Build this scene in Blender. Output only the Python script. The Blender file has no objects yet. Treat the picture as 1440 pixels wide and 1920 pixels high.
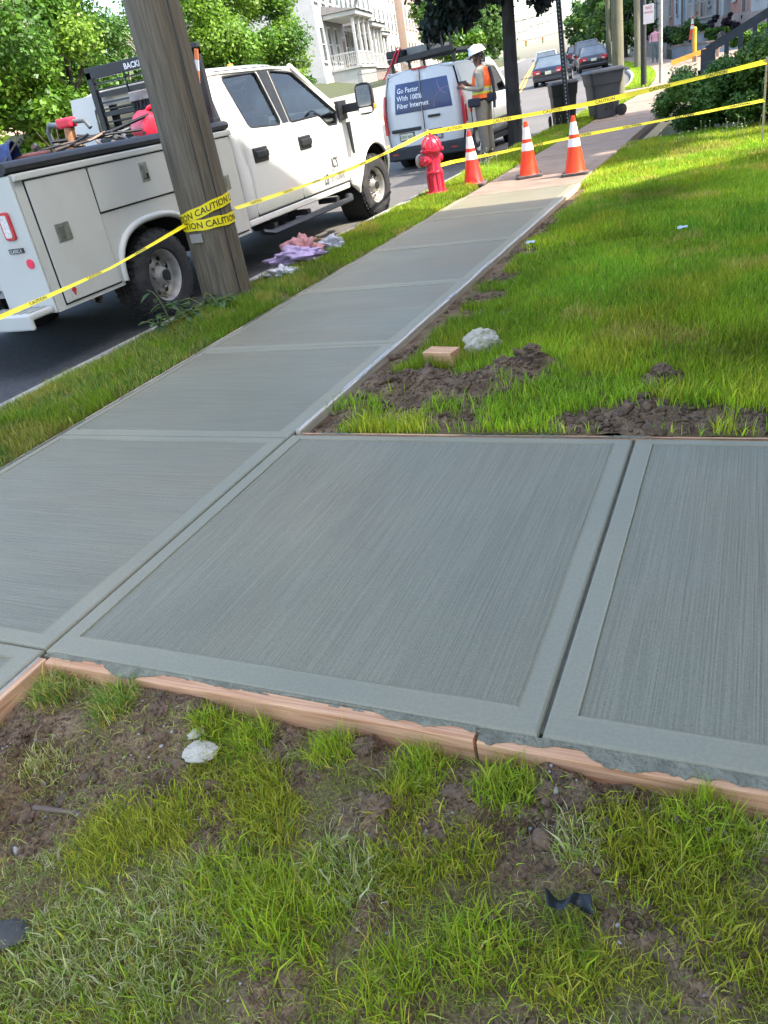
import bpy, bmesh, math, random
import numpy as np
from mathutils import Vector, Matrix

random.seed(7)
rng = np.random.default_rng(7)
sc = bpy.context.scene
COL = sc.collection
PI = math.pi

# ------------------------------------------------------------------ camera
yaw, pitch, roll = math.radians(28.1354), math.radians(27.9726), math.radians(-10.8217)
fwd = Vector((-math.sin(yaw)*math.cos(pitch), math.cos(yaw)*math.cos(pitch), -math.sin(pitch)))
rgt = Vector((math.cos(yaw), math.sin(yaw), 0)); upv = rgt.cross(fwd)
cx_ = math.cos(roll)*rgt + math.sin(roll)*upv
cy_ = -math.sin(roll)*rgt + math.cos(roll)*upv
camd = bpy.data.cameras.new('camera'); cam = bpy.data.objects.new('camera', camd); COL.objects.link(cam)
m = Matrix.Identity(4)
for i in range(3):
    m[i][0], m[i][1], m[i][2] = cx_[i], cy_[i], -fwd[i]
m[2][3] = 1.40
cam.matrix_world = m
camd.sensor_fit = 'VERTICAL'; camd.sensor_height = 36.0; camd.lens = 1459.06/1920*36
camd.clip_start = 0.05; camd.clip_end = 3000
sc.camera = cam

# ------------------------------------------------------------------ world, sun, exposure
SUN_EL, SUN_AZ = math.radians(48), math.radians(1.5)      # azimuth measured from +X towards +Y
w = bpy.data.worlds.new('World'); sc.world = w; w.use_nodes = True
nt = w.node_tree; nt.nodes.clear()
sky = nt.nodes.new('ShaderNodeTexSky'); sky.sky_type = 'NISHITA'; sky.sun_disc = False
sky.sun_elevation = SUN_EL; sky.sun_rotation = PI/2 - SUN_AZ
sky.air_density = 1.0; sky.dust_density = 2.6; sky.ozone_density = 0.5
bg = nt.nodes.new('ShaderNodeBackground'); bg.inputs['Strength'].default_value = 0.15
wo = nt.nodes.new('ShaderNodeOutputWorld')
nt.links.new(sky.outputs[0], bg.inputs[0]); nt.links.new(bg.outputs[0], wo.inputs[0])
sl = bpy.data.lights.new('sun', 'SUN'); sl.energy = 2.0; sl.angle = math.radians(0.5); sl.color = (1.0, 0.94, 0.84)
so = bpy.data.objects.new('sun', sl); COL.objects.link(so)
sd = Vector((math.cos(SUN_EL)*math.cos(SUN_AZ), math.cos(SUN_EL)*math.sin(SUN_AZ), math.sin(SUN_EL)))
so.rotation_euler = sd.to_track_quat('Z', 'Y').to_euler(); so.location = (20, 0, 30)
sc.view_settings.view_transform = 'Standard'; sc.view_settings.look = 'None'
sc.view_settings.exposure = 2.3; sc.view_settings.gamma = 1.0
sc.render.engine = 'CYCLES'
sc.cycles.use_denoising = True
sc.cycles.max_bounces = 6; sc.cycles.diffuse_bounces = 3; sc.cycles.glossy_bounces = 3
sc.cycles.transparent_max_bounces = 12; sc.cycles.transmission_bounces = 4
sc.cycles.sample_clamp_indirect = 6.0
sc.cycles.caustics_reflective = False; sc.cycles.caustics_refractive = False

# ------------------------------------------------------------------ materials
MATS = {}
def mat(name, col, rough=0.6, var=0.12, scale=6.0, bump=0.0, bscale=None, metal=0.0, spec=0.5, col2=None, detail=6.0, coat=0.0, stretch=None, dirt=None, dirt_amt=0.0, dirt_scale=2.0):
    if name in MATS: return MATS[name]
    M = bpy.data.materials.new(name); M.use_nodes = True
    n = M.node_tree; b = n.nodes['Principled BSDF']
    b.inputs['Roughness'].default_value = rough; b.inputs['Metallic'].default_value = metal
    b.inputs['Specular IOR Level'].default_value = spec
    if coat: b.inputs['Coat Weight'].default_value = coat; b.inputs['Coat Roughness'].default_value = 0.08
    tc = n.nodes.new('ShaderNodeTexCoord'); mp = n.nodes.new('ShaderNodeMapping')
    n.links.new(tc.outputs['Object'], mp.inputs[0])
    if stretch: mp.inputs['Scale'].default_value = stretch
    nz = n.nodes.new('ShaderNodeTexNoise'); nz.inputs['Scale'].default_value = scale; nz.inputs['Detail'].default_value = detail
    n.links.new(mp.outputs[0], nz.inputs['Vector'])
    rp = n.nodes.new('ShaderNodeValToRGB')
    c = Vector(col[:3])
    lo = c*(1-var); hi = Vector(col2[:3]) if col2 else c*(1+var)
    rp.color_ramp.elements[0].position = 0.3; rp.color_ramp.elements[0].color = (*lo, 1)
    rp.color_ramp.elements[1].position = 0.7; rp.color_ramp.elements[1].color = (*hi, 1)
    n.links.new(nz.outputs['Fac'], rp.inputs[0])
    out = rp.outputs[0]
    if dirt:
        d = n.nodes.new('ShaderNodeTexNoise'); d.inputs['Scale'].default_value = dirt_scale; d.inputs['Detail'].default_value = 8
        n.links.new(tc.outputs['Object'], d.inputs['Vector'])
        r2 = n.nodes.new('ShaderNodeValToRGB'); r2.color_ramp.elements[0].position = 0.5; r2.color_ramp.elements[1].position = 0.75
        r2.color_ramp.elements[1].color = (dirt_amt,)*3 + (1,)
        n.links.new(d.outputs['Fac'], r2.inputs[0])
        mx = n.nodes.new('ShaderNodeMixRGB'); mx.inputs[2].default_value = (*dirt, 1)
        n.links.new(r2.outputs[0], mx.inputs[0]); n.links.new(out, mx.inputs[1]); out = mx.outputs[0]
    n.links.new(out, b.inputs['Base Color'])
    if bump:
        bn = n.nodes.new('ShaderNodeTexNoise'); bn.inputs['Scale'].default_value = bscale or scale*6; bn.inputs['Detail'].default_value = 8
        n.links.new(mp.outputs[0], bn.inputs['Vector'])
        bp = n.nodes.new('ShaderNodeBump'); bp.inputs['Strength'].default_value = bump; bp.inputs['Distance'].default_value = 0.02
        n.links.new(bn.outputs['Fac'], bp.inputs['Height']); n.links.new(bp.outputs[0], b.inputs['Normal'])
    MATS[name] = M; return M

def leaf_mat(name, trans=0.35, rough=0.5, spec=0.3):
    if name in MATS: return MATS[name]
    M = bpy.data.materials.new(name); M.use_nodes = True
    n = M.node_tree; b = n.nodes['Principled BSDF']; o = n.nodes['Material Output']
    b.inputs['Roughness'].default_value = rough; b.inputs['Specular IOR Level'].default_value = spec
    a = n.nodes.new('ShaderNodeAttribute'); a.attribute_name = 'col'
    n.links.new(a.outputs['Color'], b.inputs['Base Color'])
    if trans:
        t = n.nodes.new('ShaderNodeBsdfTranslucent'); n.links.new(a.outputs['Color'], t.inputs[0])
        mx = n.nodes.new('ShaderNodeMixShader'); mx.inputs[0].default_value = trans
        n.links.new(b.outputs[0], mx.inputs[1]); n.links.new(t.outputs[0], mx.inputs[2]); n.links.new(mx.outputs[0], o.inputs[0])
    MATS[name] = M; return M

def glass_mat(name, tint=(0.55, 0.68, 0.66), clear=0.75):
    if name in MATS: return MATS[name]
    M = bpy.data.materials.new(name); M.use_nodes = True
    n = M.node_tree; n.nodes.remove(n.nodes['Principled BSDF']); o = n.nodes['Material Output']
    t = n.nodes.new('ShaderNodeBsdfTransparent'); t.inputs[0].default_value = (*tint, 1)
    g = n.nodes.new('ShaderNodeBsdfGlossy'); g.inputs['Roughness'].default_value = 0.03
    f = n.nodes.new('ShaderNodeFresnel'); f.inputs[0].default_value = 1.5
    mx = n.nodes.new('ShaderNodeMixShader'); n.links.new(f.outputs[0], mx.inputs[0])
    n.links.new(t.outputs[0], mx.inputs[1]); n.links.new(g.outputs[0], mx.inputs[2]); n.links.new(mx.outputs[0], o.inputs[0])
    MATS[name] = M; return M

def siding_mat(name, col, pitch_=0.11, rough=0.6):
    """painted clapboards: horizontal courses as relief"""
    if name in MATS: return MATS[name]
    M = mat(name, col, rough, 0.08, 1.5)
    n = M.node_tree; b = n.nodes['Principled BSDF']
    tc = [x for x in n.nodes if x.type == 'TEX_COORD'][0]
    sx = n.nodes.new('ShaderNodeSeparateXYZ'); n.links.new(tc.outputs['Object'], sx.inputs[0])
    dv = n.nodes.new('ShaderNodeMath'); dv.operation = 'DIVIDE'; dv.inputs[1].default_value = pitch_
    fr = n.nodes.new('ShaderNodeMath'); fr.operation = 'FRACT'
    n.links.new(sx.outputs[2], dv.inputs[0]); n.links.new(dv.outputs[0], fr.inputs[0])
    bp = n.nodes.new('ShaderNodeBump'); bp.inputs['Strength'].default_value = 1.0; bp.inputs['Distance'].default_value = 0.05; bp.invert = True
    n.links.new(fr.outputs[0], bp.inputs['Height']); n.links.new(bp.outputs[0], b.inputs['Normal'])
    return M

def brick_mat(name, c1, c2, mortar=(0.45, 0.42, 0.38)):
    if name in MATS: return MATS[name]
    M = bpy.data.materials.new(name); M.use_nodes = True
    n = M.node_tree; b = n.nodes['Principled BSDF']; b.inputs['Roughness'].default_value = 0.85
    tc = n.nodes.new('ShaderNodeTexCoord'); sx = n.nodes.new('ShaderNodeSeparateXYZ'); ad = n.nodes.new('ShaderNodeMath'); cb = n.nodes.new('ShaderNodeCombineXYZ')
    n.links.new(tc.outputs['Object'], sx.inputs[0]); n.links.new(sx.outputs[0], ad.inputs[0]); n.links.new(sx.outputs[1], ad.inputs[1])
    n.links.new(ad.outputs[0], cb.inputs[0]); n.links.new(sx.outputs[2], cb.inputs[1])
    bt = n.nodes.new('ShaderNodeTexBrick'); n.links.new(cb.outputs[0], bt.inputs['Vector'])
    bt.inputs['Color1'].default_value = (*c1, 1); bt.inputs['Color2'].default_value = (*c2, 1); bt.inputs['Mortar'].default_value = (*mortar, 1)
    bt.inputs['Scale'].default_value = 4.5; bt.inputs['Mortar Size'].default_value = 0.02
    n.links.new(bt.outputs['Color'], b.inputs['Base Color'])
    MATS[name] = M; return M

# ------------------------------------------------------------------ mesh helpers
class MB:
    def __init__(s): s.v = []; s.f = []; s.mi = []
    def add(s, vs, fs, mi=0):
        o = len(s.v); s.v += [tuple(p) for p in vs]
        for f in fs: s.f.append(tuple(i+o for i in f)); s.mi.append(mi)
        return s
    def box(s, x0, x1, y0, y1, z0, z1, mi=0, M=None):
        vs = [Vector((x, y, z)) for x in (x0, x1) for y in (y0, y1) for z in (z0, z1)]
        if M is not None: vs = [M @ p for p in vs]
        return s.add(vs, [(0,1,3,2),(4,6,7,5),(0,4,5,1),(2,3,7,6),(0,2,6,4),(1,5,7,3)], mi)
    def bar(s, a, b, wx, wz, mi=0, up=(0, 0, 1)):
        a, b = Vector(a), Vector(b); d = (b-a); L = d.length; d.normalize()
        u = Vector(up)
        if abs(d.dot(u)) > .98: u = Vector((0, 1, 0))
        r = d.cross(u).normalized(); u = r.cross(d)
        vs = [p + r*sx*wx/2 + u*sz*wz/2 for p in (a, b) for sx in (-1, 1) for sz in (-1, 1)]
        return s.add(vs, [(0,1,3,2),(4,6,7,5),(0,4,5,1),(2,3,7,6),(0,2,6,4),(1,5,7,3)], mi)
    def tube(s, pts, r, n=8, mi=0, caps=True, flat=1.0):
        pts = [Vector(p) for p in pts]; k = len(pts); rs = r if hasattr(r, '__len__') else [r]*k
        rings = []; prev = None
        for i, p in enumerate(pts):
            d = (pts[min(i+1, k-1)] - pts[max(i-1, 0)]).normalized()
            if prev is None:
                u = Vector((0, 0, 1)) if abs(d.z) < .9 else Vector((0, 1, 0))
            else: u = prev
            a = d.cross(u).normalized(); u = a.cross(d).normalized(); prev = u
            rings.append([p + (a*math.cos(2*PI*j/n) + u*flat*math.sin(2*PI*j/n))*rs[i] for j in range(n)])
        return s.loft(rings, caps, mi)
    def loft(s, rings, caps=True, mi=0):
        n = len(rings[0]); vs = [p for r in rings for p in r]; fs = []
        for i in range(len(rings)-1):
            for j in range(n):
                fs.append((i*n+j, i*n+(j+1) % n, (i+1)*n+(j+1) % n, (i+1)*n+j))
        if caps: fs.append(tuple(range(n))[::-1]); fs.append(tuple((len(rings)-1)*n+j for j in range(n)))
        return s.add(vs, fs, mi)
    def lathe(s, prof, n=24, c=(0, 0, 0), axis='z', mi=0, M=None):
        rings = []
        for r, h in prof:
            ring = []
            for j in range(n):
                a = 2*PI*j/n; p = (r*math.cos(a), r*math.sin(a), h)
                if axis == 'x': p = (p[2], p[0], p[1])
                if axis == 'y': p = (p[1], p[2], p[0])
                p = Vector(p)
                if M is not None: p = M @ p
                ring.append(p + Vector(c))
            rings.append(ring)
        return s.loft(rings, False, mi)
    def prism(s, poly, axis, a, b, mi=0):
        def P(u, v, t): return {'x': (t, u, v), 'y': (u, t, v), 'z': (u, v, t)}[axis]
        n = len(poly)
        vs = [P(u, v, a) for u, v in poly] + [P(u, v, b) for u, v in poly]
        fs = [tuple(range(n)), tuple(range(n, 2*n))[::-1]] + [(i, i+n, (i+1) % n+n, (i+1) % n) for i in range(n)]
        return s.add(vs, fs, mi)
    def grid(s, fn, us, vs_, mi=0, flip=False):
        V = [fn(u, v) for u in us for v in vs_]; nv = len(vs_); F = []
        for i in range(len(us)-1):
            for j in range(nv-1):
                q = (i*nv+j, (i+1)*nv+j, (i+1)*nv+j+1, i*nv+j+1)
                F.append(q[::-1] if flip else q)
        return s.add(V, F, mi)
    def build(s, name, mats, parent=None, smooth=None, bevel=0.0, solid=0.0, segs=2, mesh_only=False):
        me = bpy.data.meshes.new(name); me.from_pydata([tuple(p) for p in s.v], [], s.f)
        if not isinstance(mats, (list, tuple)): mats = [mats]
        for q in mats: me.materials.append(q)
        if len(mats) > 1: me.polygons.foreach_set('material_index', s.mi)
        bm = bmesh.new(); bm.from_mesh(me); bmesh.ops.recalc_face_normals(bm, faces=bm.faces); bm.to_mesh(me); bm.free()
        if smooth is not None:
            me.polygons.foreach_set('use_smooth', [True]*len(me.polygons)); me.set_sharp_from_angle(angle=math.radians(smooth))
        me.update()
        o = bpy.data.objects.new(name, me); COL.objects.link(o)
        if parent is not None: o.parent = parent
        if solid:
            q = o.modifiers.new('solid', 'SOLIDIFY'); q.thickness = solid; q.offset = -1
        if bevel:
            q = o.modifiers.new('bevel', 'BEVEL'); q.width = bevel; q.segments = segs; q.limit_method = 'ANGLE'; q.angle_limit = math.radians(40)
        return o

def np_obj(name, V, F, m_, col=None, parent=None, smooth=False):
    V = np.asarray(V, np.float32); F = np.asarray(F, np.int32); k = F.shape[1]
    me = bpy.data.meshes.new(name)
    me.vertices.add(len(V)); me.vertices.foreach_set('co', V.ravel())
    me.loops.add(F.size); me.loops.foreach_set('vertex_index', F.ravel())
    me.polygons.add(len(F)); me.polygons.foreach_set('loop_start', np.arange(0, F.size, k, dtype=np.int32))
    if smooth: me.polygons.foreach_set('use_smooth', np.ones(len(F), bool))
    me.update(calc_edges=True)
    if col is not None:
        a = me.attributes.new('col', 'FLOAT_COLOR', 'POINT')
        c4 = np.ones((len(V), 4), np.float32); c4[:, :3] = col; a.data.foreach_set('color', c4.ravel())
    me.materials.append(m_)
    o = bpy.data.objects.new(name, me); COL.objects.link(o)
    if parent is not None: o.parent = parent
    return o

def tag(o, label, cat, group=None):
    o['label'] = label; o['category'] = cat
    if group: o['group'] = group
    return o
def thing(name, label, cat, loc=(0, 0, 0), rz=0.0, group=None):
    o = bpy.data.objects.new(name, None); COL.objects.link(o); o.location = loc; o.rotation_euler = (0, 0, rz); o.empty_display_size = .2
    return tag(o, label, cat, group)
def struct(o): o['kind'] = 'structure'; return o
def stuff(o): o['kind'] = 'stuff'; return o
def copy_tree(o, parent=None):
    c = o.copy(); COL.objects.link(c)
    if parent is not None: c.parent = parent
    for ch in list(o.children): copy_tree(ch, c)
    return c

def fillet(poly, r, n=4):
    out = []; k = len(poly)
    for i in range(k):
        p = Vector(poly[i][:2]); a = Vector(poly[i-1][:2])-p; b = Vector(poly[(i+1) % k][:2])-p
        rr = poly[i][2] if len(poly[i]) > 2 else r
        t = min(rr, a.length*.45, b.length*.45)
        if t < 1e-4: out.append((p.x, p.y)); continue
        A = p+a.normalized()*t; B = p+b.normalized()*t
        for j in range(n+1):
            u = j/n; q = A*(1-u)**2 + p*2*u*(1-u) + B*u*u; out.append((q.x, q.y))
    return out

def panel(mb, outline, fn, holes=(), ucuts=(), vcuts=(), mi=0):
    """flat outline (with holes) cut along u / v levels, then bent into place by fn(u, v)"""
    bm = bmesh.new(); ed = []
    for L in [outline, *holes]:
        vs = [bm.verts.new((u, v, 0)) for u, v in L]
        ed += [bm.edges.new((vs[i], vs[(i+1) % len(vs)])) for i in range(len(vs))]
    bmesh.ops.triangle_fill(bm, use_beauty=True, use_dissolve=False, edges=ed)
    for no, cs in (((1, 0, 0), ucuts), ((0, 1, 0), vcuts)):
        for c in cs:
            co = (c, 0, 0) if no[0] else (0, c, 0)
            bmesh.ops.bisect_plane(bm, geom=bm.verts[:]+bm.edges[:]+bm.faces[:], plane_co=co, plane_no=no)
    bm.verts.index_update()
    V = [fn(q.co.x, q.co.y) for q in bm.verts]; F = [tuple(x.index for x in f.verts) for f in bm.faces]
    bm.free(); return mb.add(V, F, mi)

_txt = {}
def text2d(s, size=1.0, bold=0.0, spacing=1.0, align='LEFT'):
    key = (s, bold, spacing, align)
    if key not in _txt:
        cu = bpy.data.curves.new('t', 'FONT'); cu.body = s; cu.size = 1.0; cu.offset = bold; cu.space_character = spacing; cu.align_x = align; cu.resolution_u = 2
        ob = bpy.data.objects.new('t', cu); COL.objects.link(ob)
        me = ob.to_mesh(); V = [(q.co.x, q.co.y) for q in me.vertices]; F = [tuple(p.vertices) for p in me.polygons]
        ob.to_mesh_clear(); bpy.data.objects.remove(ob); bpy.data.curves.remove(cu)
        _txt[key] = (V, F)
    V, F = _txt[key]
    return [(x*size, y*size) for x, y in V], F
def lettering(name, s, size, fn, m_, parent, bold=0.0, spacing=1.0, align='LEFT', sx=1.0):
    V, F = text2d(s, size, bold, spacing, align)
    return MB().add([fn(x*sx, y) for x, y in V], F).build(name, m_, parent)

def vnoise(x, y, seed=0):
    x = np.asarray(x, float); y = np.asarray(y, float)
    xi = np.floor(x).astype(np.int64); yi = np.floor(y).astype(np.int64); xf = x-xi; yf = y-yi
    def h(a, b):
        n = (a*374761393 + b*668265263 + seed*974711) & 0x7fffffff
        n = ((n ^ (n >> 13))*1274126177) & 0x7fffffff
        return ((n ^ (n >> 16)) & 0xffff)/65535.0
    u = xf*xf*(3-2*xf); v = yf*yf*(3-2*yf)
    return (h(xi, yi)*(1-u)+h(xi+1, yi)*u)*(1-v) + (h(xi, yi+1)*(1-u)+h(xi+1, yi+1)*u)*v
def fbm(x, y, seed=0, oct=4, gain=.5):
    s = 0; a = 1; t = 0
    for i in range(oct):
        s = s + a*vnoise(x*2**i, y*2**i, seed+i*17); t += a; a *= gain
    return s/t
def sstep(a, b, x): t = np.clip((x-a)/(b-a), 0, 1); return t*t*(3-2*t)

# ------------------------------------------------------------------ street layout
def sh(y):            # sideways bend of the street
    y = np.asarray(y, float)
    return np.where(y < 28, 0, np.where(y < 50, -.23*(y-28)**2/44, -2.53-.23*(y-50)))
def zr(y):            # the street climbs gently
    y = np.asarray(y, float)
    return np.where(y < 26, 0, np.where(y < 34, .016*(y-26)**2/16, np.where(y < 60, .016*(y-30), .48+.009*(y-60))))
XC = -4.6             # right kerb
def G(o, y, z=0.0): return (float(XC+o+sh(y)), float(y), float(zr(y)+z))
ST = [-12, -6, -2, 1, 2.5, 4, 6, 8, 10, 12, 14, 16, 18, 20, 22, 24, 26, 28, 30, 32, 34, 36, 38, 40, 43, 46, 50, 55, 60, 70, 80, 100, 130, 170, 230, 300, 400]
# ================================================================== SETTING
M_asph = mat('asphalt', (.055, .056, .06), .85, .3, 30, bump=.35, bscale=220, dirt=(.10, .095, .09), dirt_amt=.5, dirt_scale=.6)
def asphalt_age():
    """fresh black surface in the parking lane near the kerb, old grey surface elsewhere"""
    M = bpy.data.materials.new('road_surface'); M.use_nodes = True
    n = M.node_tree; b = n.nodes['Principled BSDF']; b.inputs['Roughness'].default_value = .88
    b.inputs['Specular IOR Level'].default_value = .25
    tc = n.nodes.new('ShaderNodeTexCoord')
    nz = n.nodes.new('ShaderNodeTexNoise'); nz.inputs['Scale'].default_value = 60; nz.inputs['Detail'].default_value = 6
    big = n.nodes.new('ShaderNodeTexNoise'); big.inputs['Scale'].default_value = .35; big.inputs['Detail'].default_value = 5
    n.links.new(tc.outputs['Object'], nz.inputs[0]); n.links.new(tc.outputs['Object'], big.inputs[0])
    r = n.nodes.new('ShaderNodeValToRGB'); r.color_ramp.elements[0].color = (.115, .108, .098, 1); r.color_ramp.elements[1].color = (.17, .158, .143, 1)
    n.links.new(big.outputs['Fac'], r.inputs[0])
    r2 = n.nodes.new('ShaderNodeValToRGB'); r2.color_ramp.elements[0].color = (.7, .7, .7, 1); r2.color_ramp.elements[1].color = (1.25, 1.25, 1.25, 1)
    r2.color_ramp.elements[0].position = .35; r2.color_ramp.elements[1].position = .65
    n.links.new(nz.outputs['Fac'], r2.inputs[0])
    mx = n.nodes.new('ShaderNodeMixRGB'); mx.blend_type = 'MULTIPLY'; mx.inputs[0].default_value = 1
    n.links.new(r.outputs[0], mx.inputs[1]); n.links.new(r2.outputs[0], mx.inputs[2])
    n.links.new(mx.outputs[0], b.inputs['Base Color'])
    bp = n.nodes.new('ShaderNodeBump'); bp.inputs['Strength'].default_value = .5; bp.inputs['Distance'].default_value = .01
    n2 = n.nodes.new('ShaderNodeTexNoise'); n2.inputs['Scale'].default_value = 200; n.links.new(tc.outputs['Object'], n2.inputs[0])
    n.links.new(n2.outputs['Fac'], bp.inputs['Height']); n.links.new(bp.outputs[0], b.inputs['Normal'])
    return M
M_road = asphalt_age()
M_dline = mat('tar', (.025, .025, .027), .7, .3, 20, bump=.3)
M_yel = mat('yellow_road_paint', (.75, .42, .05), .7, .2, 12)
M_curb = mat('kerb_concrete', (.40, .37, .33), .85, .25, 5, bump=.4, bscale=60, dirt=(.16, .15, .12), dirt_amt=.8, dirt_scale=3)
M_oldc = mat('old_concrete', (.27, .195, .14), .88, .16, 4, bump=.25, bscale=90, dirt=(.17, .13, .10), dirt_amt=.7, dirt_scale=1.6)

def concrete_fresh(name, col, broom=None, var=.09):
    M = bpy.data.materials.new(name); M.use_nodes = True
    n = M.node_tree; b = n.nodes['Principled BSDF']; b.inputs['Roughness'].default_value = .55; b.inputs['Specular IOR Level'].default_value = .4
    tc = n.nodes.new('ShaderNodeTexCoord')
    big = n.nodes.new('ShaderNodeTexNoise'); big.inputs['Scale'].default_value = 1.0; big.inputs['Detail'].default_value = 6; big.inputs['Distortion'].default_value = .6
    mb_ = n.nodes.new('ShaderNodeMapping'); n.links.new(tc.outputs['Object'], mb_.inputs[0])
    if broom: mb_.inputs['Scale'].default_value = (1.6, .8, 1) if broom == 'y' else (.8, 1.6, 1)
    n.links.new(mb_.outputs[0], big.inputs[0])
    r = n.nodes.new('ShaderNodeValToRGB'); c = Vector(col)
    r.color_ramp.elements[0].position = .3; r.color_ramp.elements[1].position = .72
    r.color_ramp.elements[0].color = (*(c*(1-var)), 1); r.color_ramp.elements[1].color = (*(c*(1+var)), 1)
    n.links.new(big.outputs['Fac'], r.inputs[0])
    out = r.outputs[0]
    fine = n.nodes.new('ShaderNodeTexNoise'); fine.inputs['Detail'].default_value = 1.5
    mp = n.nodes.new('ShaderNodeMapping'); n.links.new(tc.outputs['Object'], mp.inputs[0])
    if broom == 'y': mp.inputs['Scale'].default_value = (1, .013, 1); mp.inputs['Rotation'].default_value = (0, 0, .012)
    if broom == 'x': mp.inputs['Scale'].default_value = (.013, 1, 1); mp.inputs['Rotation'].default_value = (0, 0, .03)
    n.links.new(mp.outputs[0], fine.inputs[0]); fine.inputs['Scale'].default_value = 185 if broom else 90
    r2 = n.nodes.new('ShaderNodeValToRGB'); r2.color_ramp.elements[0].position = .40; r2.color_ramp.elements[1].position = .60
    lo, hi = (.90, 1.055) if broom else (.96, 1.04)
    r2.color_ramp.elements[0].color = (lo, lo, lo, 1); r2.color_ramp.elements[1].color = (hi, hi, hi, 1)
    n.links.new(fine.outputs['Fac'], r2.inputs[0])
    mx = n.nodes.new('ShaderNodeMixRGB'); mx.blend_type = 'MULTIPLY'; mx.inputs[0].default_value = 1
    n.links.new(out, mx.inputs[1]); n.links.new(r2.outputs[0], mx.inputs[2])
    sp = n.nodes.new('ShaderNodeTexNoise'); sp.inputs['Scale'].default_value = 240 if broom else 320; sp.inputs['Detail'].default_value = 4; n.links.new(tc.outputs['Object'], sp.inputs[0])
    r3 = n.nodes.new('ShaderNodeValToRGB'); r3.color_ramp.elements[0].position = .35; q0, q1 = (.84, 1.11) if broom else (.94, 1.05); r3.color_ramp.elements[1].position = .65; r3.color_ramp.elements[0].color = (q0, q0, q0, 1); r3.color_ramp.elements[1].color = (q1, q1, q1, 1)
    n.links.new(sp.outputs['Fac'], r3.inputs[0])
    mx2 = n.nodes.new('ShaderNodeMixRGB'); mx2.blend_type = 'MULTIPLY'; mx2.inputs[0].default_value = 1
    n.links.new(mx.outputs[0], mx2.inputs[1]); n.links.new(r3.outputs[0], mx2.inputs[2])
    # faint tan and pale blotches of drying paste
    bl = n.nodes.new('ShaderNodeTexNoise'); bl.inputs['Scale'].default_value = .9; bl.inputs['Detail'].default_value = 3; n.links.new(mb_.outputs[0], bl.inputs[0])
    r4 = n.nodes.new('ShaderNodeValToRGB'); r4.color_ramp.elements[0].position = .45; r4.color_ramp.elements[1].position = .7
    r4.color_ramp.elements[0].color = (1, 1, 1, 1); r4.color_ramp.elements[1].color = (1.1, 1.0, .96, 1)
    n.links.new(bl.outputs['Fac'], r4.inputs[0])
    mx3 = n.nodes.new('ShaderNodeMixRGB'); mx3.blend_type = 'MULTIPLY'; mx3.inputs[0].default_value = 1
    n.links.new(mx2.outputs[0], mx3.inputs[1]); n.links.new(r4.outputs[0], mx3.inputs[2])
    n.links.new(mx3.outputs[0], b.inputs['Base Color'])
    bp = n.nodes.new('ShaderNodeBump'); bp.inputs['Strength'].default_value = .75 if broom else .25; bp.inputs['Distance'].default_value = .004
    n.links.new(fine.outputs['Fac'], bp.inputs['Height']); n.links.new(bp.outputs[0], b.inputs['Normal'])
    return M
M_cb = concrete_fresh('concrete_troweled', (.276, .254, .17), None, .09)
M_cy = concrete_fresh('concrete_broomed_lengthwise', (.230, .210, .136), 'y')
M_cx = concrete_fresh('concrete_broomed_crosswise', (.230, .211, .14), 'x')
M_slop = mat('cement_slop', (.24, .222, .15), .9, .3, 22, bump=1.0, bscale=70)
M_joint = mat('joint_grit', (.12, .11, .085), .95, .3, 30)

def sweep(name, offs, ys, m_, smooth=40):
    """offs: list of (offset from kerb, z)"""
    mb = MB(); mb.grid(lambda i, j: G(offs[j][0], ys[i], offs[j][1]), range(len(ys)), range(len(offs)))
    return struct(mb.build(name, m_, smooth=smooth))
sweep('road', [(-11.4, -.13), (-8.5, -.10), (-5.7, -.08), (-3, -.10), (0.02, -.13)], ST, M_road)
sweep('gutter_patch', [(-2.3, -.098), (-1.0, -.110), (0.01, -.122)], [-12, -4, 1, 4, 7, 8.6], M_asph)
sweep('yellow_line', [(-5.78, -.074), (-5.66, -.074)], [10, 20, 28, 34, 40, 46, 52, 60, 80, 120, 200], M_yel)
sweep('yellow_line', [(-5.54, -.074), (-5.42, -.074)], [10, 20, 28, 34, 40, 46, 52, 60, 80, 120, 200], M_yel)
sweep('kerb', [(0, -.4), (-.005, -.03), (.02, -.002), (.14, .004), (.15, -.1)], [y for y in np.arange(-12, 60, .6)]+[70, 100, 150, 300], M_curb)
sweep('kerb_far_side', [(-11.4, -.4), (-11.4, .0), (-11.42, .02), (-11.55, .02), (-11.56, -.2)], ST, M_curb)
sweep('sidewalk_far_side', [(-11.54, .008), (-13.7, .03)], ST, M_oldc)
# thin dark wavy lines across the road
for i, (y, a) in enumerate(((26.5, .3), (31, .1), (37, -.2), (19.5, .2))):
    mb = MB(); k = 14
    mb.grid(lambda u, v: G(-8.4*u-.3, y+a*u*3+.08*math.sin(9*u+i)+v*.05, -.068+.00*u), [q/k for q in range(k+1)], [0, 1])
    struct(mb.build('road_seam', M_dline))

M_soil = mat('soil', (.10, .065, .04), .95, .5, 18, bump=1.0, bscale=90, col2=(.14, .105, .08))
M_turfg = mat('turf_base', (.055, .065, .022), .95, .5, 14, bump=.6, bscale=80)
# terrain well off the pictured lot
sweep('ground', [(2.6, -.35), (6.75, -.32), (9, -.2), (60, 0), (400, 4)], ST, M_turfg)
sweep('ground', [(-400, 8), (-60, 3), (-19, 2.2), (-15.2, 1.35), (-13.95, 1.28), (-13.93, -.3)], ST, M_turfg)

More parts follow.
